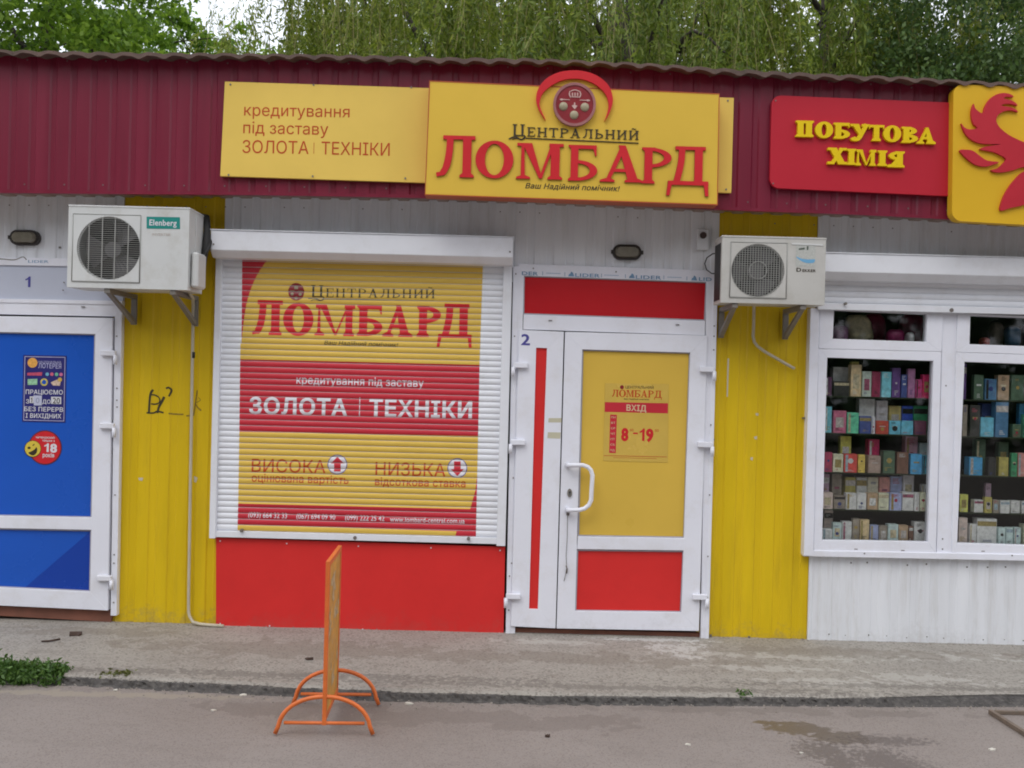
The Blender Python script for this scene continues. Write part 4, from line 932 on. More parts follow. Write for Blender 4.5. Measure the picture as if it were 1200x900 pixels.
ph = [(165,140),(172,165),(195,188),(222,200),(232,165),(258,118),(300,85),(350,73),(395,82),(412,98),(370,96),(350,108),(395,118),(425,135),(436,152),(400,142),(362,140),(335,152),(385,160),(420,172),(440,192),
      (395,180),(345,190),(312,215),(305,250),(330,292),(380,332),(430,358),(476,378),(560,400),(640,380),(700,330),(740,300),(770,330),(800,335),(775,360),(745,420),(700,500),(620,545),(560,555),(476,532),(420,550),(350,565),(300,565),(270,552),(310,542),(345,512),(365,482),
      (330,458),(290,440),(240,430),(203,422),(230,408),(265,402),(335,390),(250,390),(190,382),(140,355),(105,312),(88,262),(105,285),(140,300),(190,290),(165,268),(152,230),(150,185)]
B().ext(shape([[zp(*q) for q in smooth(ph, 2)]]), PYY-.018, .018).done('phoenix_emblem', PHX, S3)
lf = [(78,430),(115,425),(160,432),(205,465),(250,493),(322,502),(280,520),(235,530),(175,518),(120,478)]
B().ext(shape([[zp(*q) for q in smooth(lf, 3)]]), PYY-.018, .018).done('phoenix_feather', PHX, S3)
lf = [(330,802),(345,730),(375,670),(420,610),(476,560),(560,560),(640,580),(600,650),(540,730),(476,768),(400,785)]
B().ext(shape([[zp(*q) for q in smooth(lf, 3)]]), PYY-.018, .018).done('phoenix_tail', PHX, S3)

# ------------------------------------------------------------------ air conditioners
def ac_unit(label, TL, TR, BR, BL, Yf, dep, cx, cy, rx, sq, mcase, grid, name_):
    t_ = thing('air_conditioner', label, 'air conditioner', W((BL[0]+BR[0])/2, BL[1], Yf+dep), 'outdoor air conditioner units on the facade')
    x0, x1 = (X(*TL, Yf)+X(*BL, Yf))/2, (X(*TR, Yf)+X(*BR, Yf))/2; z1, z0 = (Z(*TL, Yf)+Z(*TR, Yf))/2, (Z(*BL, Yf)+Z(*BR, Yf))/2
    c = W(cx, cy, Yf); r_ = rx/F*(Yf-CAM.y)
    # front plate with a round opening
    def plate(y0, th, outer_, hole, bev=False):
        V2, Fs = shape([outer_], holes=[hole]); b = B(); n_ = len(V2)
        v_ = [b.bm.verts.new((x, y0, z)) for x, z in V2]; w_ = [b.bm.verts.new((x, y0+th, z)) for x, z in V2]; cnt = {}
        for f_ in Fs:
            b.bm.faces.new([v_[i] for i in f_]); b.bm.faces.new([w_[i] for i in f_][::-1])
            for a_, b_ in zip(f_, f_[1:]+[f_[0]]): cnt[(a_, b_)] = 1
        for a_, b_ in cnt:
            if (b_, a_) not in cnt: b.bm.faces.new([v_[b_], v_[a_], w_[a_], w_[b_]])
        return b
    b = plate(Yf, .012, [(x0,z0),(x1,z0),(x1,z1),(x0,z1)], ell(c.x, c.z, r_, n=48))
    for args in ((x0, x0+.01, Yf+.0125, Yf+dep, z0, z1), (x1-.01, x1, Yf+.0125, Yf+dep, z0, z1), (x0+.01, x1-.01, Yf+.0125, Yf+dep, z0, z0+.01), (x0+.01, x1-.01, Yf+.0125, Yf+dep, z1-.01, z1), (x0+.01, x1-.01, Yf+dep-.01, Yf+dep-.001, z0+.01, z1-.01)): b.box(*args)
    b.box(x0-.003, x1+.003, Yf-.003, Yf+dep+.003, z1+.0005, z1+.012, .002)
    b.done('casing', mcase, t_)
    b = B(); b.box(c.x-r_-.01, min(c.x+r_+.01, x1-.012), Yf+.16, Yf+.17, c.z-r_-.005, c.z+r_+.005); b.done('coil', AC_DARK, t_)
    b = B()
    b.tube([(c.x+r_*math.cos(a), Yf+.0135, c.z+r_*math.sin(a)) for a in np.linspace(0, 2*math.pi, 41)], .006, 6, False); b.done('fan_ring', mcase, t_)
    # fan
    b = B(); b.tube([(c.x, Yf+.06, c.z), (c.x, Yf+.13, c.z)], .05, 16)
    for k in range(3):
        a0 = k*2*math.pi/3+.4; v_ = []
        for i in range(7):
            a = a0+i*.2
            for rr, yo in ((.045, .01), (r_*.93, .0)): v_.append((c.x+rr*math.cos(a+.12*(rr > .1)), Yf+.07+yo+i*.009, c.z+rr*math.sin(a+.12*(rr > .1))))
        b.faces(v_, [(2*i, 2*i+1, 2*i+3, 2*i+2) for i in range(6)])
    b.done('fan', AC_FAN, t_)
    # grille
    b = B(); g0 = Yf-.006
    if grid == 'bars':
        n_ = 30
        for i in range(1, n_):
            zz = -r_+2*r_*i/n_; hw = math.sqrt(max(r_*r_-zz*zz, 0)); b.box(c.x-hw, c.x+hw, g0+.002, g0+.005, c.z+zz-.0013, c.z+zz+.0013)
        for xx in (-.62, -.2, .2, .62):
            hh = math.sqrt(r_*r_*(1-xx*xx)); b.box(c.x+xx*r_-.003, c.x+xx*r_+.003, g0-.0015, g0+.0015, c.z-hh, c.z+hh)
    else:
        for i in range(1, 24):
            zz = -r_+2*r_*i/24; hw = math.sqrt(max(r_*r_-zz*zz, 0)); b.box(c.x-hw, c.x+hw, g0+.002, g0+.005, c.z+zz-.0014, c.z+zz+.0014)
        for i in range(1, 20):
            zz = -r_+2*r_*i/20; hw = math.sqrt(max(r_*r_-zz*zz, 0)); b.box(c.x+zz-.0018, c.x+zz+.0018, g0-.002, g0+.0015, c.z-hw, c.z+hw)
        for rr in (r_*.33,): b.tube([(c.x+rr*math.cos(a), g0-.003, c.z+rr*math.sin(a)) for a in np.linspace(0, 2*math.pi, 31)], .003, 4, False)
    b.done('grille', AC_GRILL, t_)
    s_ = [W(*q, Yf) for q in sq]; s0, s1, t0_, t1_ = s_[0].x, s_[1].x, s_[1].z, s_[0].z
    b = B(); O_ = [(s0,t1_),(s1,t1_),(s1,t0_),(s0,t0_)]
    for i in range(4):
        p, q = O_[i], O_[(i+1) % 4]; b.tube([(p[0], Yf-.002, p[1]), (q[0], Yf-.002, q[1])], .003, 4)
    b.done('grille_border', AC_GRILL, t_)
    b = plate(Yf-.004, .0038, [(s0+.004,t0_+.004),(s1-.004,t0_+.004),(s1-.004,t1_-.004),(s0+.004,t1_-.004)], ell(c.x, c.z, r_*1.005, n=48)); b.done('grille_surround', mcase, t_)
    return t_, x0, x1, z0, z1
A1, x0, x1, z0, z1 = ac_unit('larger white air conditioner over the blue door with a teal label', (80,242.5),(220.5,245),(221.5,341),(79,335.5), -.47, .28, 127.5, 291, 37, [(86,250.5),(163.5,331.5)], AC_WHITE, 'bars', 1)
AY = -.4715
film('label_print', flatquad((171.8,253.8),(210.8,254.6),(211,268.4),(171.8,267.8)), AY, TEAL, A1)
film('lettering', text('Elenberg', (175,264), (207,264.7), 7.2, .02), AY-.001, FILM_WHITE, A1)
film('lettering', text('INVERTER', (178,276), (200,276.6), 3, .01), AY, mat('faded_print', (.5,.44,.4), .5), A1)
b = B(); yb = -.47
b.box(x1, x1+.006, yb+.12, yb+.26, z1-.35, z1-.02, .002)
b.box(x1+.0065, x1+.05, yb+.03, yb+.2, z0+.02, z0+.24, .012); b.done('valve_cover', AC_WHITE, A1)
b = B(); b.tube([(x1+.012, yb+.235, z1-.33), (x1+.03, yb+.24, z1-.2), (x1+.028, yb+.27, z1-.08), (x1+.01, -.16, z1+.0), (x1-.1, -.05, z1+.03), (x1-.14, .01, z1+.02)], .022, 10)
b.tube([(x1+.012, yb+.19, z1-.3), (x1+.05, yb+.24, z1-.2), (x1+.045, yb+.3, z1-.12), (x1+.02, .0, z1-.1)], .014, 8); b.done('insulated_pipe', BLACK, A1)
def bracket(px_top, Ytop, zt_, xw, parent):
    b = B(); x = xw; l = abs(Ytop)
    b.box(x-.018, x+.018, Ytop+.01, -.002, zt_-.03, zt_-.001, .002); b.box(x-.018, x+.018, -.022, -.001, zt_-.2, zt_-.0305, .002)
    b.hexa([Vector((x-.014, Ytop+.03, zt_-.031)), Vector((x-.014, Ytop+.075, zt_-.031)), Vector((x-.014, -.023, zt_-.165)), Vector((x-.014, -.023, zt_-.195))],
           [Vector((x+.014, Ytop+.03, zt_-.031)), Vector((x+.014, Ytop+.075, zt_-.031)), Vector((x+.014, -.023, zt_-.165)), Vector((x+.014, -.023, zt_-.195))])
    return b.done('bracket', STEEL_GREY, parent)
for px in (126, 203): bracket(0, -.47, z0, X(px, 342, -.45), A1)
A2, x0, x1, z0, z1 = ac_unit('smaller cream air conditioner between the yellow door and the shop window', (847.5,277),(968.3,282),(966,358.5),(843.5,353.5), -.42, .22, 888, 317, 31, [(856.5,283.5),(921,350)], AC_CREAM, 'grid', 2)
AY = -.4215
film('lettering', merge(text('D', (933.3,318.2), (939,318.4), 4.6, .03), text('EKKER', (940.3,318.5), (956,318.9), 3.3, .03)), AY, INK_BLACK, A2)
film('sticker_print', flatquad((933,286),(956,287),(955,313),(932.6,312)), AY, mat('sticker_grey', (.46,.47,.44), .4, .2, 90), A2)
film('sticker_print', shape([smooth([(933,300.5),(939,303),(947,304),(955,304),(953,308),(944,308),(936,304)], 3)]), AY-.0006, mat('sticker_blue', (.15,.38,.6), .4), A2)
film('sticker_print', merge(shape([[(936,291),(943,290),(943,292.4),(936,293)]]), shape([[(945.5,288.5),(947.6,288.5),(947.2,293),(945.4,293)]])), AY-.0006, mat('sticker_dark', (.08,.1,.08), .4), A2)
B().quad((928,284.6),(964.5,286),(964.5,288),(928,286.6), -.424, .004).done('trim_ridge', AC_WHITE, A2)
B().box(x0-.003, x0-.0005, -.39, -.22, z0+.02, z1-.03).done('side_vent', AC_DARK, A2)
for px in (861, 941): bracket(0, -.42, z0, X(px, 358, -.4), A2)
# drain hoses
def hose(name, label, pts, r, m=HOSE):
    b = B(); b.tube(pts, r, 8); p0 = pts[-1]; o = b.done(name, m); return tag(o, label, 'hose')
P3 = lambda px, py, Y: W(px, py, Y)
pts = [P3(222,343,-.3), P3(226,350,-.1), P3(226.5,358,-.02)]+[P3(226.5-(y-358)*.016, y, -.014) for y in (400,450,500,550,600,650,700)]+[P3(221,716,-.016), P3(222,722,-.02), P3(226,729,-.035), P3(234,734,-.05), P3(246,737,-.06), P3(262,738.5,-.07)]
pts[-2].z = max(pts[-2].z, ZP+.012); pts[-1].z = ZP+.011; pts[-3].z = max(pts[-3].z, ZP+.014)
hose('drain_hose', 'long cream drain hose running down the left yellow wall to the pavement', pts, .0105)
b = B(); p = P3(226.5,416,-.014); b.tube([p+Vector((0,0,.02)), p-Vector((0,0,.02))], .012, 8); o = b.done('clip', BLACK); 
tag(o, 'black clip holding the long drain hose to the left yellow wall', 'clip')
pts = [P3(884,356,-.2), P3(883.5,362,-.06), P3(883,385,-.03)]+[P3(x, y, -.02) for x, y in ((882.5,394),(884,401),(888,406),(896,412),(910,420),(922,427),(931,432))]
hose('drain_hose', 'short bent cream drain hose under the smaller air conditioner', pts, .010)

# ------------------------------------------------------------------ bulkhead lamps, door bell sensor
def bulkhead(label, px, py):
    c = W(px, py, 0); t_ = thing('bulkhead_lamp', label, 'lamp', c, 'oval bulkhead lamps over the doors')
    def oval(a, b2, n=24):
        out = []
        for i in range(n):
            th = 2*math.pi*i/n; cx = (a-b2) if math.cos(th) > 0 else -(a-b2); out.append((cx+b2*math.cos(th), b2*math.sin(th)))
        return out
    def lens(name, a, b2, y0, y1, s, m):
        b = B(); o1, o2 = oval(a, b2), oval(a*s, b2*s)
        b.hexa([c+Vector((x, y0, z)) for x, z in o1], [c+Vector((x, y1, z)) for x, z in o2], 0); return b.done(name, m, t_)
    lens('base', .098, .052, .008, -.03, .97, LAMP_RIM); lens('glass', .083, .038, -.0305, -.058, .82, LAMP_GLASS)
    b = B(); b.box(c.x-.106, c.x-.094, -.03, -.012, c.z-.012, c.z+.012); b.box(c.x+.094, c.x+.106, -.03, -.012, c.z-.012, c.z+.012)
    o = oval(.086, .042); b.tube([c+Vector((x, -.033, z)) for x, z in o]+[c+Vector((o[0][0], -.033, o[0][1]))], .004, 6, False); b.done('rim', LAMP_RIM, t_)
bulkhead('oval bulkhead lamp on the white wall over the blue door', 30.5, 279)
bulkhead('oval bulkhead lamp on the white wall over the red and yellow door', 734.5, 296)
S = thing('wall_sensor', 'small white wall sensor with dark round lens beside the yellow wall', 'sensor', W(823,275,0))
B().quad((817.5,268),(831,268.5),(830,293),(816.5,292.5), -.03, .03, .004).done('housing', WHITE_SHEET, S)
b = B(); p = W(823.8,276,-.03); b.tube([(p.x, -.045, p.z), (p.x, -.029, p.z)], .022, 14); b.done('lens', mat('dark_lens', (.06,.03,.025), .3), S)
b = B(); b.tube([W(x, y, Y_) for x, y, Y_ in ((842,296.5,-.16),(835,297.5,-.1),(828.5,302,-.06),(825.8,309,-.05),(828,316,-.06),(834,320.5,-.1),(842,321,-.16))], .004, 6)
tag(b.done('loose_cable', BLACK), 'loose black cable loop sticking out left of the smaller air conditioner', 'cable')

# ------------------------------------------------------------------ shop window
WN = part_empty('shop_window', SHOP); wy = -.04
b = B(); wx0, wx1 = X(960,365,wy), X(1256,372,wy)
b.quad((950,361),(960.5,361.5),(953,652),(942,651), -.055, .08, .002)
b.quad((942,645),(1262,651),(1262,658.5),(942,652), -.05, .06, .002)
b.quad((1105,366),(1123,366.5),(1116,652),(1097.5,651), -.03, .06, .002)
b.quad((1254,371),(1265,371.5),(1258,660),(1247,659), -.055, .08, .002); b.done('trim', WHITE_PVC, WN)
def sash(O, I): B().frame(O, I, wy, .06, .002).done('sash', WHITE_PVC, WN)
sash([(961,362),(1105.5,366.5),(1103.5,412),(959.5,408.5)], [(977.5,363.5),(1086.5,368.5),(1085.5,400.5),(976,397)])
sash([(959.3,408.8),(1103.3,412.3),(1096.8,651),(953.2,647)], [(969.5,419),(1094,423),(1087.5,635),(963.5,633)])
sash([(1122.5,367),(1256,372),(1254,417),(1120.5,412.5)], [(1137.3,370),(1243,374),(1242,407),(1136.3,403.3)])
sash([(1120.3,412.8),(1253.8,417.3),(1248,657),(1115.5,651.6)], [(1130.5,424),(1240,428),(1233,640),(1121.8,636.5)])
GM = bpy.data.materials.new('window_glass'); GM.use_nodes = True; n, l = GM.node_tree.nodes, GM.node_tree.links; n.remove(n['Principled BSDF'])
tr = n.new('ShaderNodeBsdfTransparent'); tr.inputs[0].default_value = (.975,.985,.975,1); gl_ = n.new('ShaderNodeBsdfGlossy'); gl_.inputs['Roughness'].default_value = .03
fr = n.new('ShaderNodeFresnel'); fr.inputs[0].default_value = 1.5; mxs = n.new('ShaderNodeMixShader'); ml = n.new('ShaderNodeMath'); ml.operation = 'MULTIPLY'; ml.inputs[1].default_value = .7
l.new(fr.outputs[0], ml.inputs[0]); l.new(ml.outputs[0], mxs.inputs[0]); l.new(tr.outputs[0], mxs.inputs[1]); l.new(gl_.outputs[0], mxs.inputs[2]); l.new(mxs.outputs[0], n['Material Output'].inputs[0])
for q in (((976,362),(1088,367),(1087,402),(975,398)), ((968,417),(1096,421),(1089,637),(962,635)), ((1136,368),(1245,372),(1244,409),(1135,405)), ((1129,422),(1242,426),(1235,642),(1120,638))):
    B().quad(*q, -.012, .006).done('pane', GM, WN)
b = B()
for px, py in ((1003,643.5),(1058,645),(1152,646)):
    p = W(px, py, wy); b.box(p.x-.011, p.x+.011, wy-.0015, wy+.003, p.z-.0025, p.z+.0025)
for px, py in ((1110,452),(1106,632),(1106,644),(1013,648.6),(1186,651)):
    p = W(px, py, -.05); b.box(p.x-.004, p.x+.004, -.053 if py > 647 else -.033, -.02, p.z-.004, p.z+.004)
b.done('screws', SCREW, WN)['kind'] = 'stuff'
SB = part_empty('roller_shutter', SHOP)
bz0, bz1, bz2 = Z(1080,299.5,-.2), Z(1080,321,-.2), Z(1080,330,-.19); bx0, bx1 = X(958,295,-.2), X(1275,305,-.2)
b = B(); pr = [(.02, bz0), (-.2, bz0), (-.2, bz1), (-.15, bz2), (.02, bz2)]
b.hexa([Vector((bx0, y, z)) for y, z in pr], [Vector((bx1, y, z)) for y, z in pr], .003); b.box(bx0-.004, bx1+.004, -.206, .02, bz0+.001, bz0+.007); b.done('shutter_box', SHUT_WHITE, SB)
gx0, gx1 = X(957,350,-.05), X(1262,362,-.05); sz = Z(1080,358,-.06)
b = B(); hx = [Vector((0, y, z)) for y, z in prof_poly]
b.hexa([Vector((gx0, y, z)) for y, z in prof_poly], [Vector((gx1, y, z)) for y, z in prof_poly]); me = b.mesh('slat'); me.materials.append(SHUT_WHITE)
for i in range(5): link_mesh('slat', me, None, SB, (0, -.03, sz+i*pitch))
B().box(gx0, gx1, -.085, -.06, sz-.045, sz-.001, .003).done('bottom_bar', SHUT_WHITE, SB)
b = B(); p = W(1115,363.5,-.085); b.tube([(p.x, -.089, p.z), (p.x, -.084, p.z)], .013, 14); b.done('lock_cap', SCREW, SB)
b = B(); p = W(990,356,-.085); b.tube([(p.x, -.11, p.z), (p.x, -.084, p.z)], .009, 10); b.done('stop_screw', STEEL_GREY, SB)

# ------------------------------------------------------------------ goods in the window
zl = lambda x, y: (960+x/3.6, 400+y/3.6)
zw = lambda x, y: (1110+x/3.1, 360+y/3.1)
SF = thing('display_shelving', 'dark display shelves behind the shop window glass', 'shelving', (RX0+.8, .3, RZ0))
GF, GB = .065, .17
shelf_z = {}
def shelf(key, z, name='shelf'):
    B().box(RX0+.005, RX1-.005, .066, .6, z-.009, z).done(name, SHELF, SF); shelf_z[key] = z
for key, yy in (('top',235),('second',391),('third',556),('fourth',712),('bottom',846)):
    shelf(key, (Z(*zl(240,yy), GF)))
shelf('ledge', Z(1030,402,.1))
B().box(RX0+.005, RX1-.005, .602, .61, RZ0, RZ1-.01).done('back_panel', INNER, SF)
C = dict(plum=(.07,.02,.06), white=(.8,.8,.82), black=(.02,.02,.018), peach=(.55,.34,.2), greygreen=(.33,.38,.34), maroon=(.22,.02,.06), lightblue=(.13,.37,.58), purple=(.09,.04,.16), navy=(.04,.06,.2), mauve=(.28,.12,.24), magenta=(.38,.04,.16), crimson=(.45,.02,.1),
    rose=(.36,.1,.17), mint=(.09,.38,.24), lavender=(.42,.4,.58), brick=(.33,.05,.035), sky=(.1,.33,.6), darkplum=(.12,.04,.07), pinkwhite=(.55,.42,.46), gold=(.36,.28,.1), royal=(.03,.07,.38), green=(.03,.2,.09),
    redblue=(.3,.03,.08), cream=(.58,.5,.33), red=(.5,.05,.04), amber=(.55,.33,.07), greyrose=(.27,.2,.17), brown=(.12,.06,.04), blue=(.05,.24,.52), teal=(.05,.25,.33), yellow=(.6,.46,.1), dustypink=(.4,.22,.27), paleblue=(.36,.48,.56),
    beigepink=(.46,.36,.33), taupe=(.2,.17,.14), palepink=(.8,.5,.6), tan=(.32,.22,.14), periwinkle=(.25,.28,.5), lilac=(.35,.24,.32), olive=(.3,.26,.07), beige=(.46,.42,.34), redcream=(.5,.2,.18), steel=(.05,.13,.24), darkgreen=(.05,.09,.055), offwhite=(.55,.5,.48))
NAMES = dict(greygreen='grey green', lightblue='light blue', darkplum='dark plum', pinkwhite='pink and white', redblue='red and blue', greyrose='greyish rose', dustypink='dusty pink', paleblue='pale blue', beigepink='beige pink', palepink='pale pink', redcream='red and cream', royal='royal blue', navy='navy blue', sky='sky blue', steel='steel blue', darkgreen='dark green', offwhite='off-white', brick='brick red')
ORD = ['first','second','third','fourth','fifth','sixth','seventh','eighth','ninth','tenth','eleventh','twelfth','thirteenth']
for k_, c_ in (('white', (.75,.75,.75)), ('black', (.03,.03,.03)), ('gold', (.5,.36,.1)), ('crimson', (.5,.03,.08)), ('navy', (.04,.06,.25))): mat('cink_'+k_, c_, .4, .1)
def cmat(k): return mat('carton_'+k, tuple(min(.85, u*1.9+.01) for u in C[k]), .42, .3, 32)
def carton(zfun, x0, y0, x1, key, row, col, side, idx, y1=None, extra=None):
    Yf = GF if row == 'front' else GB; Yf += random.uniform(-.008, .015)
    a, b_ = W(*zfun(x0, y0), Yf), W(*zfun(x1, y0), Yf); z0 = shelf_z[key]; z1 = max(a.z, z0+.03); w_ = b_.x-a.x-.003; dp = min(max(w_*.8, .03), .085)
    nm = NAMES.get(col, col); t_ = thing('carton', '%s carton, %s from left, %s row of %s shelf in the %s window' % (nm, ORD[idx], row, key, side), 'carton', (a.x+w_/2, Yf+dp/2, z0), 'cartons on the window shelves')
    b = B(); b.box(a.x, a.x+w_, Yf, Yf+dp, z0+.0005, z1, .0012); o = b.done('box', cmat(col), t_); h_ = z1-z0
    ang = random.uniform(-.06, .06)
    t_.rotation_euler[2] = ang
    k = random.random() if extra is None else extra; lab = random.choice(['white','cream','black','gold','rose','paleblue','offwhite']) if extra is None else extra
    if extra is not None or k < .75:
        st = random.choice('pbsl') if extra is None else 'p'
        if st == 'p': q = (.2, .8, .25, .7)
        elif st == 'b': q = (.02, .98, .72, .9)
        elif st == 's': q = (.1, .3, .05, .95)
        else: q = (.25, .75, .55, .62)
        vs_ = shape([[(a.x+w_*q[0], z0+h_*q[2]), (a.x+w_*q[1], z0+h_*q[2]), (a.x+w_*q[1], z0+h_*q[3]), (a.x+w_*q[0], z0+h_*q[3])]])
        b = B(); b.faces([(x, Yf-.0008, z) for x, z in vs_[0]], vs_[1]); b.done('print', mat('cprint_'+lab, tuple(min(.8, 1.1*u) for u in C[lab]), .42, .5, 60), t_)
    b = B()                                  # brand strip, text lines, small motif
    tx = random.choice([.18, .3, .5]); k_ = random.choice([2, 3, 4]); zb_ = random.choice([.08, .12, .78])
    for i_ in range(k_):
        w2 = random.uniform(.2, .75-tx*.5); za_ = z0+h_*(zb_+i_*.045); xa_ = a.x+w_*tx*.6
        b.faces([(xa_, Yf-.0011, za_), (xa_+w_*w2, Yf-.0011, za_), (xa_+w_*w2, Yf-.0011, za_+h_*.018), (xa_, Yf-.0011, za_+h_*.018)], [(0,1,2,3)])
    if random.random() < .45:
        cx_, cz_, r2 = a.x+w_*.5, z0+h_*random.uniform(.35, .65), w_*random.uniform(.12, .25)
        b.faces([(cx_+r2*math.cos(t)*1.0, Yf-.0013, cz_+r2*math.sin(t)) for t in np.linspace(0, 2*math.pi, 11)[:-1]], [tuple(range(10))])
    o = b.done('print', mat('cink_'+random.choice(['white', 'black', 'gold', 'crimson', 'navy']), (.5,.5,.5)), t_); o['kind'] = 'stuff'
    return t_
LEFT = {
 ('top','front'): [(30,150,57,'plum'),(62,168,130,'black'),(135,98,181,'peach'),(183,126,223,'greygreen'),(225,128,262,'maroon'),(265,128,307,'lightblue'),(309,112,346,'purple'),(348,140,374,'navy'),(376,115,408,'mauve'),(410,160,436,'magenta'),(438,140,474,'crimson')],
 ('top','back'): [(60,108,130,'white'),(136,86,170,'olive')],
 ('second','front'): [(27,275,56,'lightblue'),(62,292,118,'rose'),(120,300,170,'mint'),(172,315,222,'navy'),(223,318,239,'lavender'),(242,335,295,'brick'),(297,335,346,'sky'),(348,335,399,'sky'),(402,335,455,'darkplum')],
 ('second','back'): [(172,242,238,'white'),(243,250,292,'pinkwhite'),(296,272,348,'gold'),(350,272,398,'royal'),(400,272,460,'green')],
 ('third','front'): [(24,468,58,'redblue'),(60,475,105,'cream'),(108,475,163,'red'),(165,478,196,'amber'),(208,482,262,'greyrose'),(272,462,322,'darkgreen'),(330,468,380,'brown'),(388,475,437,'blue'),(439,480,462,'teal')],
 ('third','back'): [(92,400,138,'yellow'),(208,413,256,'crimson'),(365,400,418,'dustypink'),(425,428,462,'paleblue')],
 ('fourth','front'): [(15,637,60,'beigepink'),(62,650,112,'taupe'),(115,640,160,'white'),(162,640,202,'palepink'),(205,640,250,'tan'),(253,640,297,'cream'),(299,640,350,'periwinkle'),(353,637,401,'offwhite'),(404,637,425,'white'),(427,637,456,'cream')],
 ('fourth','back'): [(15,560,45,'lilac'),(55,560,98,'taupe'),(110,573,156,'olive'),(158,573,204,'white'),(206,573,252,'beige'),(254,573,301,'redcream'),(303,570,352,'periwinkle'),(354,560,402,'pinkwhite'),(432,603,460,'white')],
 ('bottom','front'): [(14,790,58,'white'),(60,765,97,'paleblue'),(99,760,140,'white'),(142,748,172,'taupe'),(174,752,214,'peach'),(216,775,252,'periwinkle'),(254,778,290,'taupe'),(292,772,336,'paleblue'),(338,776,377,'tan'),(379,780,400,'brown'),(403,762,455,'palepink')],
 ('bottom','back'): [(22,712,60,'beigepink')],
}
RIGHT = {
 ('top','front'): [(60,205,73,'purple'),(100,245,135,'darkgreen'),(138,260,182,'steel'),(186,246,228,'tan'),(235,246,282,'darkgreen'),(290,262,330,'rose'),(335,250,372,'white')],
 ('second','front'): [(58,355,76,'taupe'),(84,355,122,'black'),(124,400,172,'sky'),(178,345,225,'steel'),(238,425,270,'darkgreen'),(285,390,330,'mint'),(335,380,370,'plum')],
 ('second','back'): [(128,350,175,'navy'),(262,350,290,'blue')],
 ('third','front'): [(80,545,130,'blue'),(150,545,180,'black'),(190,545,225,'olive'),(235,530,257,'green'),(259,530,290,'redcream'),(300,540,350,'amber')],
 ('third','back'): [(105,480,142,'darkgreen'),(188,490,225,'darkgreen')],
 ('fourth','front'): [(48,680,78,'yellow'),(98,700,133,'white'),(138,690,165,'olive'),(167,700,190,'taupe'),(194,703,229,'offwhite'),(231,703,266,'white'),(272,705,302,'white'),(310,700,350,'beige')],
 ('fourth','back'): [(140,640,162,'lilac')],
 ('bottom','front'): [(44,765,76,'beigepink'),(82,787,108,'white'),(112,768,183,'offwhite'),(186,800,214,'paleblue'),(216,800,242,'paleblue'),(244,800,270,'paleblue'),(280,790,330,'cream'),(335,780,365,'tan')],
}
for D_, zfun, side in ((LEFT, zl, 'left'), (RIGHT, zw, 'right')):
    for (key, row), L in D_.items():
        for i, (x0_, y0_, x1_, col) in enumerate(L): carton(zfun, x0_, y0_, x1_, key, row, col, side, i)
# soft packages on the ledge behind the upper panes
zu = lambda x, y: (930+x/4.444, 280+y/4.444)
def package(label, x0, y0, x1, col, Yc=.17, lean=0, dots=None):
    a, b_ = W(*zu(x0, y0), Yc-.03), W(*zu(x1, y0), Yc-.03); z0 = shelf_z['ledge']; w_, h_ = (b_.x-a.x)/2, max(a.z-z0, .03)/2; c = Vector(((a.x+b_.x)/2, Yc, z0+h_))
    b = B(); bmesh.ops.create_icosphere(b.bm, subdivisions=3, radius=1)
    for v_ in b.bm.verts:
        d = v_.co; k = .08*noise.noise(d*2.3+c*9)+.04*noise.noise(d*6+c*4)
        sx_, sz_ = [math.copysign(abs(q)**.55, q) for q in (d.x, d.z)]
        x_, z_ = sx_*w_*(1+k), sz_*h_*(1+k*.6)
        v_.co = c+Vector((x_+lean*z_, d.y*.05*(1+k), max(z_, -h_+.0005)))
    for f_ in b.bm.faces: f_.smooth = True
    return tag(b.done('gift_package', mat('wrap_'+col, C[col], .3, .5, 28)), label, 'package', 'wrapped packages behind the upper panes')
package('small purple spotted package at the left end behind the upper left pane', 212, 448, 290, 'mauve')
package('leaning beige paper bag behind the upper left pane', 285, 392, 420, 'cream', .23, -.2)
package('tall crimson wrapped package beside the beige bag behind the upper left pane', 375, 385, 490, 'maroon', .33, -.1)
package('small pink package low in the middle behind the upper left pane', 495, 468, 582, 'magenta')
package('wide dark red package at the right behind the upper left pane', 560, 388, 685, 'maroon', .33)
package('small white cup-shaped package behind the upper left pane', 596, 485, 630, 'white', .12)
package('small red package at the left end behind the upper right pane', 985, 512, 1025, 'red')
package('tall grey green wrapped package behind the upper right pane', 1035, 430, 1100, 'taupe', .28)
package('pale blue crumpled package behind the upper right pane', 1115, 455, 1190, 'steel', .2)
package('dark package behind the upper right pane, partly out of frame', 1200, 440, 1300, 'plum', .28)

# ------------------------------------------------------------------ orange folding pavement sign seen edge-on
p = W(385, 848, 0); OF = G(380, 862); OB = G(393.5, 827)
ST = thing('pavement_sign', 'orange steel pavement sign standing edge-on on the road by the kerb', 'sign', ((OF.x+OB.x)/2, (OF.y+OB.y)/2, 0))
ctrF = G(379.7, 862.5); ctrB = G(393.5, 827.5)
dirv = (ctrB-ctrF).normalized(); side = Vector((dirv.y, -dirv.x, 0))
for c_, hw in ((ctrF, .219), (ctrB, .209)):
    b = B(); pts = []
    for a in np.linspace(8, 172, 19):
        pts.append(c_+side*(-hw*math.cos(R(a))*1.0)+Vector((0,0,.013+.175*math.sin(R(a))**.85)))
    pts = [c_-side*(hw+.012)+Vector((0,0,.011))]+pts+[c_+side*(hw+.012)+Vector((0,0,.011))]
    b.tube(pts, .0105, 10); b.done('base_arch', ORANGE, ST)
    B().tube([c_-side*hw*.87+Vector((0,0,.062)), c_+side*hw*.87+Vector((0,0,.062))], .0085, 8).done('cross_bar', ORANGE, ST)
HT = .835
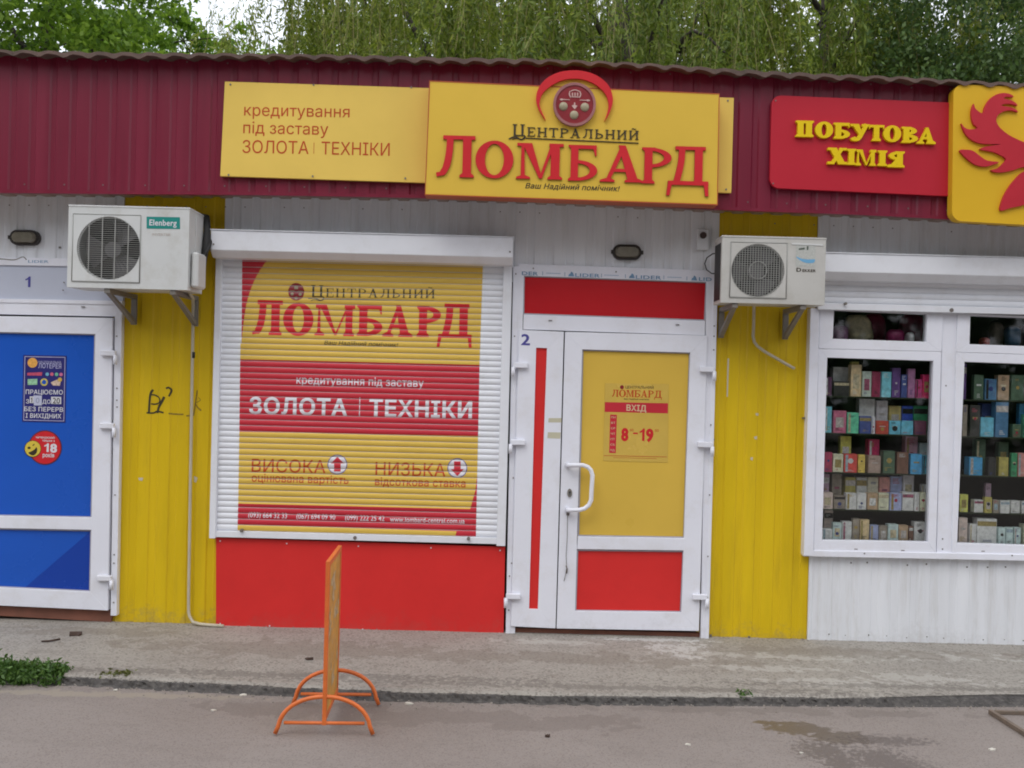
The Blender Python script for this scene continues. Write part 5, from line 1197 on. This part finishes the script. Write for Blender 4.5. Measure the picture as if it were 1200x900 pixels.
def post(c_, name): 
    b = B(); u, v_ = side*.0095, dirv*.0125; z0, z1 = .055, HT
    b.hexa([c_-u-v_+Vector((0,0,z0)), c_+u-v_+Vector((0,0,z0)), c_+u+v_+Vector((0,0,z0)), c_-u+v_+Vector((0,0,z0))], [c_-u-v_+Vector((0,0,z1)), c_+u-v_+Vector((0,0,z1)), c_+u+v_+Vector((0,0,z1)), c_-u+v_+Vector((0,0,z1))], .001)
    return b.done(name, ORANGE, ST)
post(ctrF, 'post'); post(ctrB, 'post')
def rail(z, name):
    a, c_ = ctrF+dirv*.0128, ctrB-dirv*.0128; u = side*.0095; b = B()
    b.hexa([a-u+Vector((0,0,z-.025)), a+u+Vector((0,0,z-.025)), a+u+Vector((0,0,z)), a-u+Vector((0,0,z))], [c_-u+Vector((0,0,z-.025)), c_+u+Vector((0,0,z-.025)), c_+u+Vector((0,0,z)), c_-u+Vector((0,0,z))], .001); b.done(name, ORANGE, ST)
rail(HT, 'rail'); rail(.1, 'rail')
a, c_ = ctrF+dirv*.013, ctrB-dirv*.013; u = side*.006
b = B(); b.hexa([a-u+Vector((0,0,.1)), a+u+Vector((0,0,.1)), a+u+Vector((0,0,HT-.026)), a-u+Vector((0,0,HT-.026))], [c_-u+Vector((0,0,.1)), c_+u+Vector((0,0,.1)), c_+u+Vector((0,0,HT-.026)), c_-u+Vector((0,0,HT-.026))])
b.done('board', BOARD_OLD, ST)
b = B()
for i in range(14):
    t0 = random.uniform(0, .9); z0 = random.uniform(.12, .72); w_ = random.uniform(.04, .16); h_ = random.uniform(.03, .1)
    q = [a.lerp(c_, t0), a.lerp(c_, min(t0+w_/.5, .99))]; n_ = [(q[0], z0), (q[1], z0+random.uniform(-.02, .03)), (q[1]*.5+q[0]*.5, z0+h_*.6), (q[1], z0+h_), (q[0], z0+h_*random.uniform(.5, 1))]
    b.faces([p_+side*s_*.0068+Vector((0, 0, z_)) for s_ in (1,) for p_, z_ in n_], [(0, 1, 2, 3, 4)])
o = b.done('torn_paper', mat('torn_paper', (.5,.36,.2), .7, .5, 30), ST); o['kind'] = 'stuff'

# ------------------------------------------------------------------ rusty steel frame lying by the kerb
p0, p1, p2 = G(1160.5,833.5,.015), G(1215,868,.015), G(1300,837,.015)
d1, d2 = (p1-p0)*2.6, (p2-p0)
RF = thing('steel_frame', 'rusty steel angle frame lying flat on the road at the kerb, right edge', 'frame', (p0.x, p0.y, 0))
def bar(a, c_, w_, h_, name, z=0.001):
    t_ = (c_-a).normalized(); s_ = Vector((t_.y, -t_.x, 0))*w_; b = B(); A_ = [Vector((q.x, q.y, 0)) for q in (a-s_, a+s_, c_+s_, c_-s_)]
    b.hexa([q+Vector((0,0,z)) for q in A_], [q+Vector((0,0,z+h_)) for q in A_], .0015); b.done(name, RUST, RF)
bar(p0, p0+d1, .011, .024, 'bar'); bar(p0+d2*.04, p0+d2, .010, .02, 'bar'); bar(p0+d1*.97, p0+d1*.97+d2*.97, .014, .026, 'bar'); bar(p0+d2*.97+d1*.02, p0+d2*.97+d1*.97, .014, .026, 'bar', .0275)
#SECTION4
# ------------------------------------------------------------------ vegetation
def leaf_mat(name, cols, trans=.35):
    m = bpy.data.materials.new(name); m.use_nodes = True; n, l = m.node_tree.nodes, m.node_tree.links; b = n['Principled BSDF']
    g = n.new('ShaderNodeNewGeometry'); cr = n.new('ShaderNodeValToRGB'); e = cr.color_ramp.elements; e[0].color = (*cols[0], 1); e[1].color = (*cols[-1], 1)
    for i, c in enumerate(cols[1:-1]): q = e.new((i+1)/(len(cols)-1)); q.color = (*c, 1)
    l.new(g.outputs['Random Per Island'], cr.inputs[0]); l.new(cr.outputs[0], b.inputs['Base Color']); b.inputs['Roughness'].default_value = .5
    t = n.new('ShaderNodeBsdfTranslucent'); hs_ = n.new('ShaderNodeHueSaturation'); hs_.inputs['Value'].default_value = 1.4; hs_.inputs['Hue'].default_value = .49; l.new(cr.outputs[0], hs_.inputs['Color']); l.new(hs_.outputs[0], t.inputs[0])
    mx = n.new('ShaderNodeMixShader'); mx.inputs[0].default_value = trans; l.new(b.outputs[0], mx.inputs[1]); l.new(t.outputs[0], mx.inputs[2]); l.new(mx.outputs[0], n['Material Output'].inputs[0])
    return m
BARK = mat('bark_dark', (.06,.05,.04), .9, .4, 8, .02, 20, stretch=(1,1,.3)); BIRCH = mat('birch_bark', (.15,.145,.13), .7, .3, 10, grime=.9, gcol=(.05,.045,.04), stretch=(.5,.5,3))
def leaves_mesh(name, C_, D_, Ln, Wd, m, org):
    """diamond leaves: centres C_, directions D_, lengths and widths"""
    N_ = len(C_); side_ = np.cross(D_, rng.normal(size=(N_,3))); side_ /= np.linalg.norm(side_, axis=1)[:,None]+1e-9
    nrm = np.cross(D_, side_)
    a = C_-D_*Ln[:,None]/2; c = C_+D_*Ln[:,None]/2; b1 = C_+side_*Wd[:,None]/2+nrm*Wd[:,None]*.15; b2 = C_-side_*Wd[:,None]/2+nrm*Wd[:,None]*.15
    V_ = np.stack([a, b1, c, b2], 1).reshape(-1, 3)-np.array(org)
    me = bpy.data.meshes.new(name); me.vertices.add(4*N_); me.vertices.foreach_set('co', V_.astype(np.float32).ravel())
    me.loops.add(4*N_); me.loops.foreach_set('vertex_index', np.arange(4*N_, dtype=np.int32)); me.polygons.add(N_); me.polygons.foreach_set('loop_start', np.arange(0, 4*N_, 4, dtype=np.int32))
    me.update(calc_edges=True); me.materials.append(m); return me
def unit(n): v = rng.normal(size=(n,3)); return v/np.linalg.norm(v, axis=1)[:,None]
def limbs(b, base, H, crown_c, crown_r, r0, n_l, lean=(0,0)):
    top = Vector((base[0]+lean[0], base[1]+lean[1], H)); pts = []; rr = []
    for i in range(9):
        t = i/8; pts.append(Vector(base).lerp(top, t)+Vector((.15*math.sin(t*5+base[0]), .12*math.sin(t*4+1), 0))*t); rr.append(r0*(1-.75*t))
    b.tube(pts, rr, 10); ends = []
    for k in range(n_l):
        s = pts[random.randint(3, 7)]; a = random.uniform(0, 2*math.pi); e = Vector((crown_c[0]+crown_r[0]*.8*math.cos(a), crown_c[1]+crown_r[1]*.8*math.sin(a), crown_c[2]+crown_r[2]*random.uniform(-.5, .8)))
        L = [s, s.lerp(e, .35)+Vector((0,0,.3)), s.lerp(e, .7)+Vector((random.uniform(-.4,.4),random.uniform(-.4,.4),.3)), e]
        b.tube(L, [r0*.32, r0*.22, r0*.12, r0*.04], 6); ends.append((L, r0))
        for _ in range(3):
            t = random.uniform(.3, .9); q = s.lerp(e, t); e2 = q+Vector(unit(1)[0])*random.uniform(.6, 1.5); b.tube([q, q.lerp(e2, .5)+Vector((0,0,.1)), e2], [r0*.1, r0*.06, r0*.02], 5)
    return ends
def broadleaf(name, label, base, H, cc, cr, n_clump, per, lsize, m, r0=.2, clump_r=.55, n_l=9, bark=BARK, wd=.6, lean=(0,0)):
    t_ = thing(name, label, 'tree', base, None); b = B(); limbs(b, base, H, cc, cr, r0, n_l, lean); b.done('trunk', bark, t_)
    d = unit(n_clump); rad = rng.uniform(.25, 1, n_clump)**.45; ctr = np.array(cc)+d*rad[:,None]*np.array(cr)
    ctr = np.array([c for c in ctr if noise.noise(Vector(c)*.55) > -.22])
    k = len(ctr); rs = rng.uniform(.5, 1.15, k)*clump_r
    C_ = np.repeat(ctr, per, 0)+unit(k*per)*(rng.uniform(0, 1, k*per)**.5*np.repeat(rs, per))[:,None]*np.array([1,1,.55])
    D_ = unit(k*per); D_[:,2] -= .35; D_ /= np.linalg.norm(D_, axis=1)[:,None]
    Ln = rng.uniform(.7, 1.25, k*per)*lsize; me = leaves_mesh('crown', C_, D_, Ln, Ln*wd, m, base); link_mesh('crown', me, m, t_); return t_
def willow(label, base, H, spread, n_str, m, seed, zlo=3.6, lean=(0,0), density=150, extra_limbs=()):
    random.seed(seed); t_ = thing('weeping_willow', label, 'tree', base, 'weeping willows behind the kiosks'); b = B()
    cc = (base[0], base[1], H-1.5); limbs(b, base, H, cc, (spread[0]*.9, spread[1]*.9, 1.6), .15, 7, lean)
    for L, r_ in extra_limbs: b.tube([Vector(q) for q in L], [r_*(1-.7*i/(len(L)-1)) for i in range(len(L))], 6)
    b.done('trunk', BARK, t_)
    nc = n_str//7; C_, D_, Ln, st = [], [], [], B()
    for k in range(nc):
        a = random.uniform(0, 2*math.pi); rr = math.sqrt(random.uniform(.02, 1)); cx, cy = base[0]+spread[0]*rr*math.cos(a), base[1]+spread[1]*rr*math.sin(a)
        if noise.noise(Vector((cx*.9, cy*.9, seed))) < -.26: continue
        ztop = H-.3-2.2*rr*rr+random.uniform(-3.2, .4); bx_, by_ = random.uniform(-.5, .5), random.uniform(-.5, .5)
        zl_ = max(zlo, ztop-random.uniform(1.2, 4.2)); lsz = random.uniform(.75, 1.35); den = random.uniform(.5, 1.3)
        for j in range(16):
            u_ = random.random(); x, y = cx+bx_*u_+random.gauss(0, .13), cy+by_*u_+random.gauss(0, .13); z1 = ztop-.5*u_+random.uniform(-.5, .2); z0 = max(zlo, zl_+random.uniform(-.4, 1.6))
            n_ = int((z1-z0)*den*density/4)
            if n_ < 4: continue
            sw = random.uniform(.1, .55); ang_ = random.uniform(0, 6.28); dx, dy = sw*math.cos(ang_), sw*math.sin(ang_)
            tt = np.linspace(0, 1, n_); cur = 1-(1-tt)**2.2; px_ = x+dx*cur+.03*np.sin(tt*9+j); py_ = y+dy*cur+.03*np.cos(tt*8+j); pz_ = z1+(z0-z1)*tt+.25*sw*np.sin(tt*math.pi)
            P_ = np.stack([px_, py_, pz_], 1); dirn = rng.normal(size=(n_,3))*.62; dirn[:,2] -= .85; dirn /= np.linalg.norm(dirn, axis=1)[:,None]
            C_.append(P_+dirn*.045+rng.normal(size=(n_,3))*.022); D_.append(dirn); Ln.append(rng.uniform(.06, .12, n_)*lsz)
            if j % 2 == 0: st.tube([tuple(P_[0]), tuple(P_[n_//3]), tuple(P_[2*n_//3]), tuple(P_[-1])], .0035, 3, False)
    st.done('twigs', TWIG, t_)
    C_ = np.concatenate(C_); D_ = np.concatenate(D_); Ln = np.concatenate(Ln)
    me = leaves_mesh('crown', C_, D_, Ln, Ln*.2+.004, m, base); link_mesh('crown', me, m, t_); return t_
TWIG = mat('willow_twig', (.3,.27,.1), .6, .3, 10)
L_BRIGHT = leaf_mat('leaf_bright', [(.07,.15,.012),(.13,.25,.02),(.19,.33,.03),(.27,.42,.05)], .45)
L_WIL = leaf_mat('leaf_willow', [(.08,.125,.012),(.14,.2,.02),(.2,.265,.03),(.3,.35,.06)], .48)
L_WIL2 = leaf_mat('leaf_willow_dark', [(.06,.105,.012),(.11,.17,.02),(.165,.235,.03),(.25,.31,.055)], .48)
L_BIR = leaf_mat('leaf_birch', [(.05,.1,.025),(.09,.165,.04),(.14,.22,.06)], .4)
L_DARK = leaf_mat('leaf_dark', [(.015,.045,.012),(.03,.075,.02),(.06,.13,.03)], .3)
def at(px, Y): return (px-600)/F*(Y-CAM.y)
broadleaf('broadleaf_tree', 'bright green broadleaf tree behind the roof at the far left', (at(15,9), 9, 0), 10, (at(35,9.3), 9.3, 8.1), (2.35,3.0,3.4), 600, 95, .118, L_BRIGHT, .2, .6, 10, lean=(.5,0))
broadleaf('broadleaf_tree', 'pale green smaller tree between the bright tree and the first willow', (at(235,14), 14, 0), 8.2, (at(205,14), 14, 6.5), (2.7,2.4,2.6), 480, 90, .12, L_BRIGHT, .14, .5, 8)
willow('weeping willow behind the left half of the pawnshop sign', (at(500,7.5), 7.5, 0), 9.5, (3.15,2.4), 900, L_WIL, 3)
willow('weeping willow with dark trunk behind the right half of the pawnshop sign', (at(735,6.5), 6.5, 0), 9.0, (3.2,2.2), 850, L_WIL2, 5,
       extra_limbs=[([W(795,62,6.2), W(800,45,6.1), W(812,36,6.0), W(828,42,5.9), W(845,58,5.8), W(860,70,5.8)], .035), ([W(700,55,6.0), W(712,48,6.1), W(722,28,6.3), W(722,10,6.5)], .04), ([W(740,84,5.2), W(735,60,5.2), W(732,30,5.3), W(725,-5,5.4), W(720,-60,5.6)], .1)])
willow('weeping willow behind the red household goods sign', (at(945,8), 8, 0), 9.5, (3.2,2.4), 800, L_WIL, 9,
       extra_limbs=[([W(960,30,7.0), W(985,44,6.9), W(1010,52,6.8), W(1040,62,6.8)], .04), ([W(960,30,7.0), W(975,10,7.1), W(990,-15,7.2)], .04), ([W(1040,62,6.6), W(1075,59,6.6), W(1092,64,6.6), W(1103,88,6.6)], .018)])
broadleaf('birch_tree', 'fine-leaved birch between the last willow and the dark tree at the right', (at(1098,6.9), 6.9, 0), 8.6, (at(1125,5.8), 5.9, 7.3), (1.7,1.2,2.7), 480, 75, .07, L_BIR, .035, .42, 0, BIRCH, .6, lean=(.5,0))
broadleaf('broadleaf_tree', 'dark green dense tree at the far right behind the roof', (at(1230,9), 9, 0), 10, (at(1245,9), 9, 7.6), (1.9,2,3.2), 330, 70, .12, L_DARK, .2, .5, 8)
broadleaf('broadleaf_tree', 'hazy dull green tree far behind the willows', (at(820,20), 20, 0), 12, (at(820,20), 20, 9.0), (6.8,3,4.2), 700, 55, .2, L_WIL2, .2, .9, 8)
broadleaf('broadleaf_tree', 'soft green tree behind the gap between the bright tree and the willows', (at(430,18), 18, 0), 11, (at(490,18), 18, 8.4), (3.6,3,3.9), 420, 55, .17, L_WIL2, .2, .8, 8)

# weeds at the kerb
def weeds(name, label, x0, x1, y, h, n_, m, spread=.06):
    a, c_ = G(x0, y, .0), G(x1, y, .0); C_, D_, L_ = [], [], []
    for i in range(n_):
        t = random.random(); q = a.lerp(c_, t); env = math.sin(math.pi*min(max(t, .04), .96))**.35 if x0 > 0 else min(1, (1-t)*6+.25)
        b0 = np.array([q.x, q.y+random.gauss(0, spread), random.uniform(.0, .02)]); hh = h*env*random.uniform(.35, 1.05)*(1+.35*noise.noise(Vector((q.x*9, 0, 0))))
        ln = np.array([random.gauss(0, .35), random.gauss(0, .35), 1.0]); ln /= np.linalg.norm(ln)
        for k in range(7):
            s_ = (k+.6)/7; C_.append(b0+ln*hh*s_+rng.normal(size=3)*.012); d = rng.normal(size=3)+np.array([0,0,.5]); D_.append(d/np.linalg.norm(d)); L_.append(random.uniform(.02, .042))
    C_, D_, L_ = np.array(C_), np.array(D_), np.array(L_); C_[:,2] = np.maximum(C_[:,2], .006)
    me = leaves_mesh(name, C_, D_, L_, L_*.42, m, (0,0,0)); o = link_mesh(name, me, m); return tag(o, label, 'weeds', kind='stuff')
L_WEED = leaf_mat('leaf_weed', [(.035,.09,.015),(.07,.15,.025),(.12,.22,.05)], .3)
L_MOSS = leaf_mat('leaf_moss', [(.08,.09,.02),(.12,.14,.03),(.16,.17,.05)], .2)
weeds('weeds', 'green weed clump growing over the kerb at the left edge', -60, 79, 797, .095, 900, L_WEED, .045)
weeds('weeds', 'thin low weeds at the kerb right of the green clump', 118, 158, 799, .05, 90, L_MOSS, .012)
weeds('weeds', 'tiny weed tuft at the kerb near the right yellow wall', 864, 880, 822, .05, 26, L_WEED, .01)
# litter
def scrap(label, px, py, r_, m, z=.0, name='litter', flat=.15, cat='litter'):
    c = G(px, py, z); b = B(); n_ = 9; top = []; 
    for i in range(n_): a = 2*math.pi*i/n_; k = r_*random.uniform(.55, 1.2); top.append(Vector((c.x+k*math.cos(a), c.y+k*.7*math.sin(a), z+.003+random.uniform(0, r_*flat*2))))
    b.hexa([Vector((q.x, q.y, z+.0005)) for q in top], top); return tag(b.done(name, m), label, cat)
LEAFB = mat('dead_leaf', (.06,.035,.025), .8, .4, 60)
scrap('dead brown leaf on the pavement before the blue door', 89, 744.5, .045, LEAFB, ZP, 'dead_leaf', .25, 'leaf')
b = B(); b.tube([G(49,751.5,ZP+.006), G(58,751,ZP+.012), G(70,748.8,ZP+.007)], .006, 5); tag(b.done('twig', LEAFB), 'short dark twig on the pavement before the blue door', 'twig')
PALE = mat('litter_pale', (.6,.57,.5), .7, .2, 60)
scrap('small brown leaf on the pavement behind the orange sign', 363, 773, .03, LEAFB, ZP, 'dead_leaf', .25, 'leaf')
scrap('pale scrap on the road close to the kerb left of the orange sign', 285, 815, .02, PALE)
scrap('pale scrap on the open road left of the orange sign', 250, 833, .014, PALE)
scrap('cigarette-coloured scrap at the kerb right of the orange sign', 479, 825, .022, PALE)
scrap('pale scrap on the road near the wet patch', 939, 883, .012, PALE)
scrap('white scrap on the road below the door, near the bottom edge', 806, 873, .016, PALE)
scrap('pale scrap on the road before the steel frame', 1163, 879, .02, PALE)
scrap('small dark pebble on the road below the door', 641, 864, .013, LEAFB, 0, 'pebble', .6, 'pebble')
scrap('pale scrap beside the thin low weeds', 136, 809, .014, PALE)

# the tree line across the road, behind the camera; it is what the shop window mirrors
n_ = 20000
xs_ = rng.uniform(-32, 32, n_); zs_ = rng.uniform(0, 1, n_)**.8*(12+2.2*np.sin(xs_*.45)+1.2*np.sin(xs_*1.3+1)); C_ = np.stack([xs_, rng.uniform(-27, -22, n_), zs_], 1); D_ = unit(n_)
o = link_mesh('tree_line', leaves_mesh('tree_line', C_, D_, rng.uniform(.5, 1.0, n_), rng.uniform(.35, .7, n_), L_DARK, (0,0,0)), None); tag(o, 'dark tree line across the road, mirrored in the shop window', kind='stuff')

# grit washed up along the kerb, and on the joint between wall and pavement
b = B(); 
def pebble(c, r_):
    k = [Vector((r_*random.uniform(.7,1.3)*math.cos(a), r_*random.uniform(.6,1.1)*math.sin(a), 0)) for a in (0, 1.25, 2.5, 3.8, 5)]
    b.hexa([c+q for q in k], [c+q*.6+Vector((0,0,r_*random.uniform(.4,.9))) for q in k])
for i in range(900):
    x = random.uniform(-6, 6); px = 600+x/5.3*F; e_ = G(px, interp(kb, px), 0).y; pebble(Vector((x, e_-abs(random.gauss(0, .045))-.005, .0005)), random.uniform(.0025, .008))
for i in range(260):
    x = random.uniform(-6, 6); pebble(Vector((x, -.012-abs(random.gauss(0, .03)), ZP+.001)), random.uniform(.002, .006))
o = b.done('grit', mat('grit_mixed', (.25,.22,.19), .9, .7, 90, grime=.8, gcol=(.07,.06,.05))); tag(o, 'fine grit along the kerb and the foot of the walls', kind='stuff')
